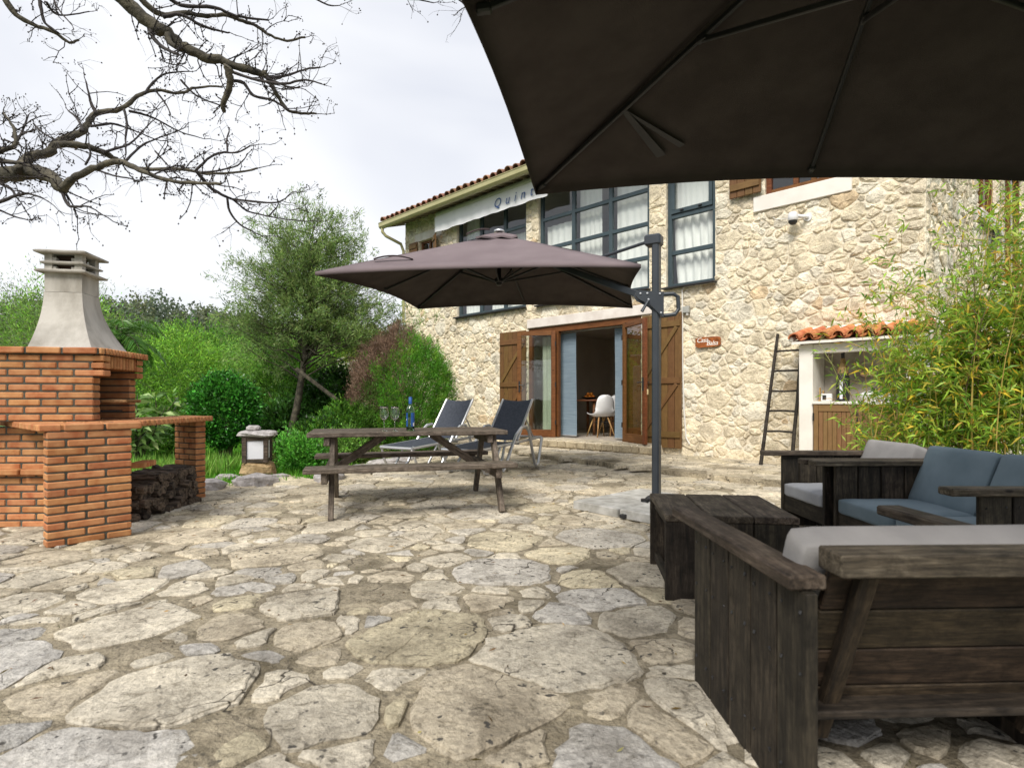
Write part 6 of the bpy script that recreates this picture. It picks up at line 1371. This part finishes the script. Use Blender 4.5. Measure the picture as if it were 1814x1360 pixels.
bamboo(3.55, 5.55, 7, 1.9, 'few thin bamboo sprays reaching in front of the niche opening', 5, (.30, .25), .20, 650)
bamboo(4.28, 5.2, 36, 3.1, 'middle clump of tall bamboo with yellow canes behind the blue sofa', 2, (.5, .4), .09, 9500)
bamboo(4.85, 4.95, 34, 3.2, 'right clump of tall bamboo at the picture edge', 3, (.5, .4), .10, 12500)
bamboo(5.6, 5.0, 20, 3.1, 'outermost clump of bamboo beyond the right picture edge', 4, (.6, .4), .10, 4000)

# bare overhanging tree, limbs followed from the trunk at the left
S = 830/1814.0; bt_ = root('bare_tree', (-5.6, 3.3, 0), 0, 'leafless tree with hanging dry berries reaching in from the upper left', 'tree'); BOo = Vector((-5.6, 3.3, 0)); r = random.Random(42)
def c2w(x, y, z): return px(x*S, y*S, z)
TR = [Vector((-5.6, 3.3, -.1)), Vector((-5.5, 3.35, .9)), Vector((-5.25, 3.4, 1.9)), Vector((-5.1, 3.45, 2.9)), Vector((-4.9, 3.3, 3.9))]
BR = [ # (points in zoomed pixels, start depth, end depth, start radius, end radius)
 ([(420, -60), (500, 20), (580, 90), (650, 130), (700, 180), (780, 215), (870, 240), (960, 270), (1030, 290)], 3.3, 3.6, .044, .019),
 ([(880, 255), (890, 300), (886, 345), (865, 400), (868, 435)], 3.5, 3.6, .026, .012), ([(1030, 290), (1060, 345), (1080, 380), (1120, 430), (1180, 440), (1225, 440)], 3.6, 3.75, .016, .006),
 ([(960, 270), (1035, 300), (1100, 295), (1180, 270), (1240, 262)], 3.55, 3.9, .012, .005), ([(890, 312), (945, 322), (980, 370), (1060, 390), (1120, 430)], 3.55, 3.6, .011, .006),
 ([(900, 280), (1000, 310), (1100, 325), (1180, 310), (1245, 325)], 3.55, 3.3, .010, .004), ([(1030, 300), (1110, 335), (1160, 340)], 3.6, 3.5, .008, .004),
 ([(520, -40), (580, 30), (640, 60), (720, 50), (800, 62), (880, 60), (940, 82), (990, 100), (1050, 140), (1110, 158), (1180, 145)], 3.6, 4.2, .018, .007),
 ([(580, 90), (590, 140), (620, 175), (660, 200), (690, 210)], 3.4, 3.2, .013, .008), ([(630, 65), (700, 58), (780, 100), (840, 118), (890, 128)], 3.5, 3.7, .012, .005),
 ([(640, -20), (700, 20), (830, 30), (900, 58), (960, 70), (1040, 78)], 3.7, 4.0, .014, .006), ([(650, 130), (655, 160), (680, 185)], 3.4, 3.35, .020, .012),
 ([(10, -20), (60, 55), (130, 95), (210, 125), (270, 165), (305, 152)], 4.2, 4.4, .022, .007), ([(150, -20), (160, 40), (175, 90), (225, 128)], 4.3, 4.3, .013, .008), ([(180, 10), (210, 50), (260, 60), (345, 45)], 4.2, 4.6, .010, .004), ([(200, -20), (230, 40), (280, 100)], 4.4, 4.2, .008, .003),
 ([(-420, 640), (-200, 700), (-60, 690), (0, 680), (90, 668), (160, 668), (205, 692), (240, 735)], 3.4, 3.0, .055, .028),
 ([(75, 665), (90, 640), (115, 608), (190, 590), (225, 552), (270, 528), (320, 508), (345, 470), (375, 442), (470, 422), (530, 375), (600, 350), (700, 360), (760, 340), (860, 335)], 3.1, 4.0, .030, .006),
 ([(215, 560), (270, 560), (340, 567), (400, 590), (440, 612), (480, 632), (560, 655), (700, 655), (800, 672), (930, 665), (1000, 650)], 3.1, 3.5, .020, .005),
 ([(240, 735), (270, 705), (300, 682), (380, 645), (460, 625), (540, 660), (620, 690), (700, 705), (800, 713), (860, 710)], 3.0, 2.7, .021, .005), ([(760, 662), (790, 700), (820, 730), (870, 760), (900, 772), (940, 805), (980, 825), (1080, 845), (1190, 857)], 3.3, 3.6, .011, .003),
 ([(900, 772), (1000, 782), (1060, 785), (1095, 775), (1130, 745)], 3.4, 3.2, .007, .003), ([(880, 768), (890, 820), (930, 870), (985, 900), (1010, 912)], 3.4, 3.5, .007, .003), ([(1040, 838), (1070, 805), (1078, 785)], 3.5, 3.4, .005, .003),
 ([(755, 662), (820, 605), (865, 590), (880, 585), (878, 540), (888, 508)], 3.3, 3.5, .008, .004), ([(870, 590), (920, 590), (965, 568)], 3.4, 3.3, .006, .004), ([(780, 668), (850, 660), (920, 640), (950, 610)], 3.3, 3.1, .006, .003),
 ([(375, 442), (352, 400), (345, 370), (332, 315)], 3.2, 3.2, .011, .004), ([(320, 508), (300, 460), (265, 430)], 3.2, 3.4, .009, .004), ([(350, 490), (430, 480), (480, 492), (530, 510), (600, 540)], 3.2, 3.6, .008, .003), ([(560, 365), (590, 322), (640, 287), (730, 276)], 3.5, 3.7, .008, .004),
 ([(480, 425), (492, 480), (486, 540), (487, 600)], 3.3, 3.2, .008, .004), ([(500, 430), (560, 445), (600, 460), (700, 512), (770, 532)], 3.4, 3.7, .008, .003), ([(400, 590), (500, 558), (560, 500), (590, 470)], 3.2, 3.5, .008, .003), ([(480, 630), (540, 570), (600, 540), (680, 512)], 3.3, 3.7, .008, .003),
 ([(-200, 560), (-60, 600), (0, 585), (60, 560), (55, 500), (30, 460), (10, 435)], 3.3, 3.5, .020, .004), ([(-100, 610), (0, 622), (80, 632)], 3.3, 3.1, .016, .010), ([(60, 560), (90, 500), (110, 445)], 3.4, 3.5, .008, .004), ([(130, 480), (160, 510), (215, 545)], 3.5, 3.1, .006, .005),
 ([(-80, 800), (0, 782), (60, 757), (110, 750), (165, 768)], 3.2, 3.0, .012, .004), ([(240, 740), (265, 795), (300, 800), (345, 800), (395, 832)], 3.0, 2.9, .009, .003), ([(0, 815), (60, 840), (110, 852)], 3.2, 3.1, .006, .003), ([(60, 757), (40, 730), (-20, 700)], 3.1, 3.2, .006, .008),
 ([(1190, -20), (1270, 20), (1315, 22)], 4.0, 4.1, .007, .003), ([(600, 350), (640, 400), (660, 440)], 3.6, 3.5, .006, .003), ([(700, 310), (760, 370), (850, 408)], 3.7, 3.6, .007, .004), ([(330, 640), (350, 600), (345, 570)], 3.1, 3.1, .006, .004), ([(380, 660), (440, 680), (500, 690), (535, 705)], 3.0, 2.9, .006, .003), ([(600, 585), (650, 640), (700, 690)], 3.4, 3.2, .005, .003),
 ([(1500, -60), (1560, -10), (1620, 0), (1680, 12)], 4.0, 4.0, .008, .003), ([(1700, -60), (1790, 10), (1800, 30)], 3.9, 3.9, .007, .003)]
tw = MB(); bd = MB(); bfruit = []; n_b = 0
g = MB(); g.tube([p-BOo for p in TR], [.20, .17, .15, .13, .10], 12); g.build('trunk', BARKG, bt_, True)
def smooth_line(pts_, m=3):
    o = []; n = len(pts_)
    for i in range(n-1):
        p0, p1, p2, p3 = pts_[max(i-1, 0)], pts_[i], pts_[i+1], pts_[min(i+2, n-1)]
        for k in range(m): t = k/m; o.append(.5*((2*p1)+(-p0+p2)*t+(2*p0-5*p1+4*p2-p3)*t*t+(-p0+3*p1-3*p2+p3)*t*t*t))
    o.append(pts_[-1]); return o
def twig(p, d, L_, rad_, depth):
    global n_b
    pts_ = [p.copy()]; q = p.copy(); d = d.normalized(); n = 4
    for i in range(n): d = (d+Vector((r.gauss(0, .22), r.gauss(0, .22), r.gauss(0, .22)+.04))).normalized(); q = q+d*L_/n; pts_.append(q.copy())
    tw.tube([x-BOo for x in pts_], [rad_*(1-.5*i/n) for i in range(n+1)], 4, caps=False)
    for i in range(1, n+1):               # knobbly spurs
        if r.random() < .55: bd.add([tuple(pts_[i]-BOo+Vector(v)*rad_*r.uniform(1.3, 2.2)) for v in ((1, 0, 0), (-1, 0, 0), (0, 1, 0), (0, -1, 0), (0, 0, 1.2), (0, 0, -1))], [(0, 2, 4), (2, 1, 4), (1, 3, 4), (3, 0, 4), (2, 0, 5), (1, 2, 5), (3, 1, 5), (0, 3, 5)])
    if depth > 0:
        for _ in range(r.randint(1, 3)): i = r.randint(1, n); twig(pts_[i], d+Vector((r.gauss(0, .7), r.gauss(0, .7), r.gauss(0, .6))), L_*r.uniform(.4, .8), rad_*.65, depth-1)
    else:
        e = pts_[-1]
        if r.random() < .55:
            for _ in range(r.randint(3, 8)): c = e+Vector((r.gauss(0, .010), r.gauss(0, .010), r.gauss(0, .010))); s = r.uniform(.0028, .0055); bd.add([tuple(c-BOo+Vector(v)*s) for v in ((1, 0, 0), (-1, 0, 0), (0, 1, 0), (0, -1, 0), (0, 0, 1.4), (0, 0, -1))], [(0, 2, 4), (2, 1, 4), (1, 3, 4), (3, 0, 4), (2, 0, 5), (1, 2, 5), (3, 1, 5), (0, 3, 5)])
        for _ in range(r.randint(0, 2)):  # thin stalks, some still with a berry
            a = e.copy(); d2 = Vector((r.gauss(0, .7), r.gauss(0, .5), r.uniform(-1, .5))).normalized(); L2 = r.uniform(.04, .15); b = a+d2*L2*.5; c = b+(d2+Vector((0, 0, -.45))).normalized()*L2*.5
            tw.tube([x-BOo for x in (a, b, c)], [.0009, .0007, .0006], 3, caps=False)
            if r.random() < .42: bfruit.append(c)
for bp, z0_, z1_, r0, r1 in BR:
    k = len(bp); pts_ = [c2w(x, y, z0_+(z1_-z0_)*i/(k-1)) for i, (x, y) in enumerate(bp)]; sm = smooth_line(pts_, 4); m = len(sm)
    sm = [p+Vector((r.gauss(0, 1), r.gauss(0, 1), r.gauss(0, 1)))*(r0*.10) for p in sm]; rs = [(r0+(r1-r0)*i/(m-1))*r.uniform(.9, 1.12) for i in range(m)]
    if bp[0][0] < -150: sm = [TR[3].lerp(TR[2], .5 if bp[0][1] > 600 else .2)]+sm; rs = [r0*1.5]+rs
    if bp[0] == (420, -60): sm = [TR[4], TR[4].lerp(sm[0], .5)+Vector((0, 0, .3))]+sm; rs = [.08, .06]+rs
    g = MB(); g.tube([p-BOo for p in sm], rs, 9 if r0 > .02 else 6); g.build('branch', BARKG if r0 > .015 else TWIG, bt_, True)
    Ltot = sum((sm[i+1]-sm[i]).length for i in range(len(sm)-1)); cnt_ = int(Ltot/.092)
    for _ in range(cnt_):
        i = r.randint(int(len(sm)*.12), len(sm)-2); t = (sm[i+1]-sm[i]).normalized(); p = sm[i].lerp(sm[i+1], r.random())
        if p.x < -4.2 and p.y < 3.2: continue
        side = Vector((r.gauss(0, 1), r.gauss(0, .8), r.gauss(0, 1))); side = (side-t*side.dot(t)).normalized(); twig(p, t*.5+side, r.uniform(.05, .24), min(.0045, rs[i]*.45), 1 if r.random() < .5 else 0)
    twig(sm[-1], sm[-1]-sm[-2], r.uniform(.06, .15), .003, 1)
o = tw.build('twigs', TWIG, bt_); o['kind'] = 'stuff'; o = bd.build('buds', TWIG, bt_); o['kind'] = 'stuff'
g = MB()
for c in bfruit:
    s = r.uniform(.0038, .0062); g.lathe([(.0001, -s), (s*.8, -s*.6), (s, 0), (s*.8, s*.6), (.0001, s)], c=c-BOo, n=6)
o = g.build('berries', BERRY, bt_, True); o['kind'] = 'stuff'
print('objects', len(bpy.data.objects), 'berries', len(bfruit), 'branches', len(BR))
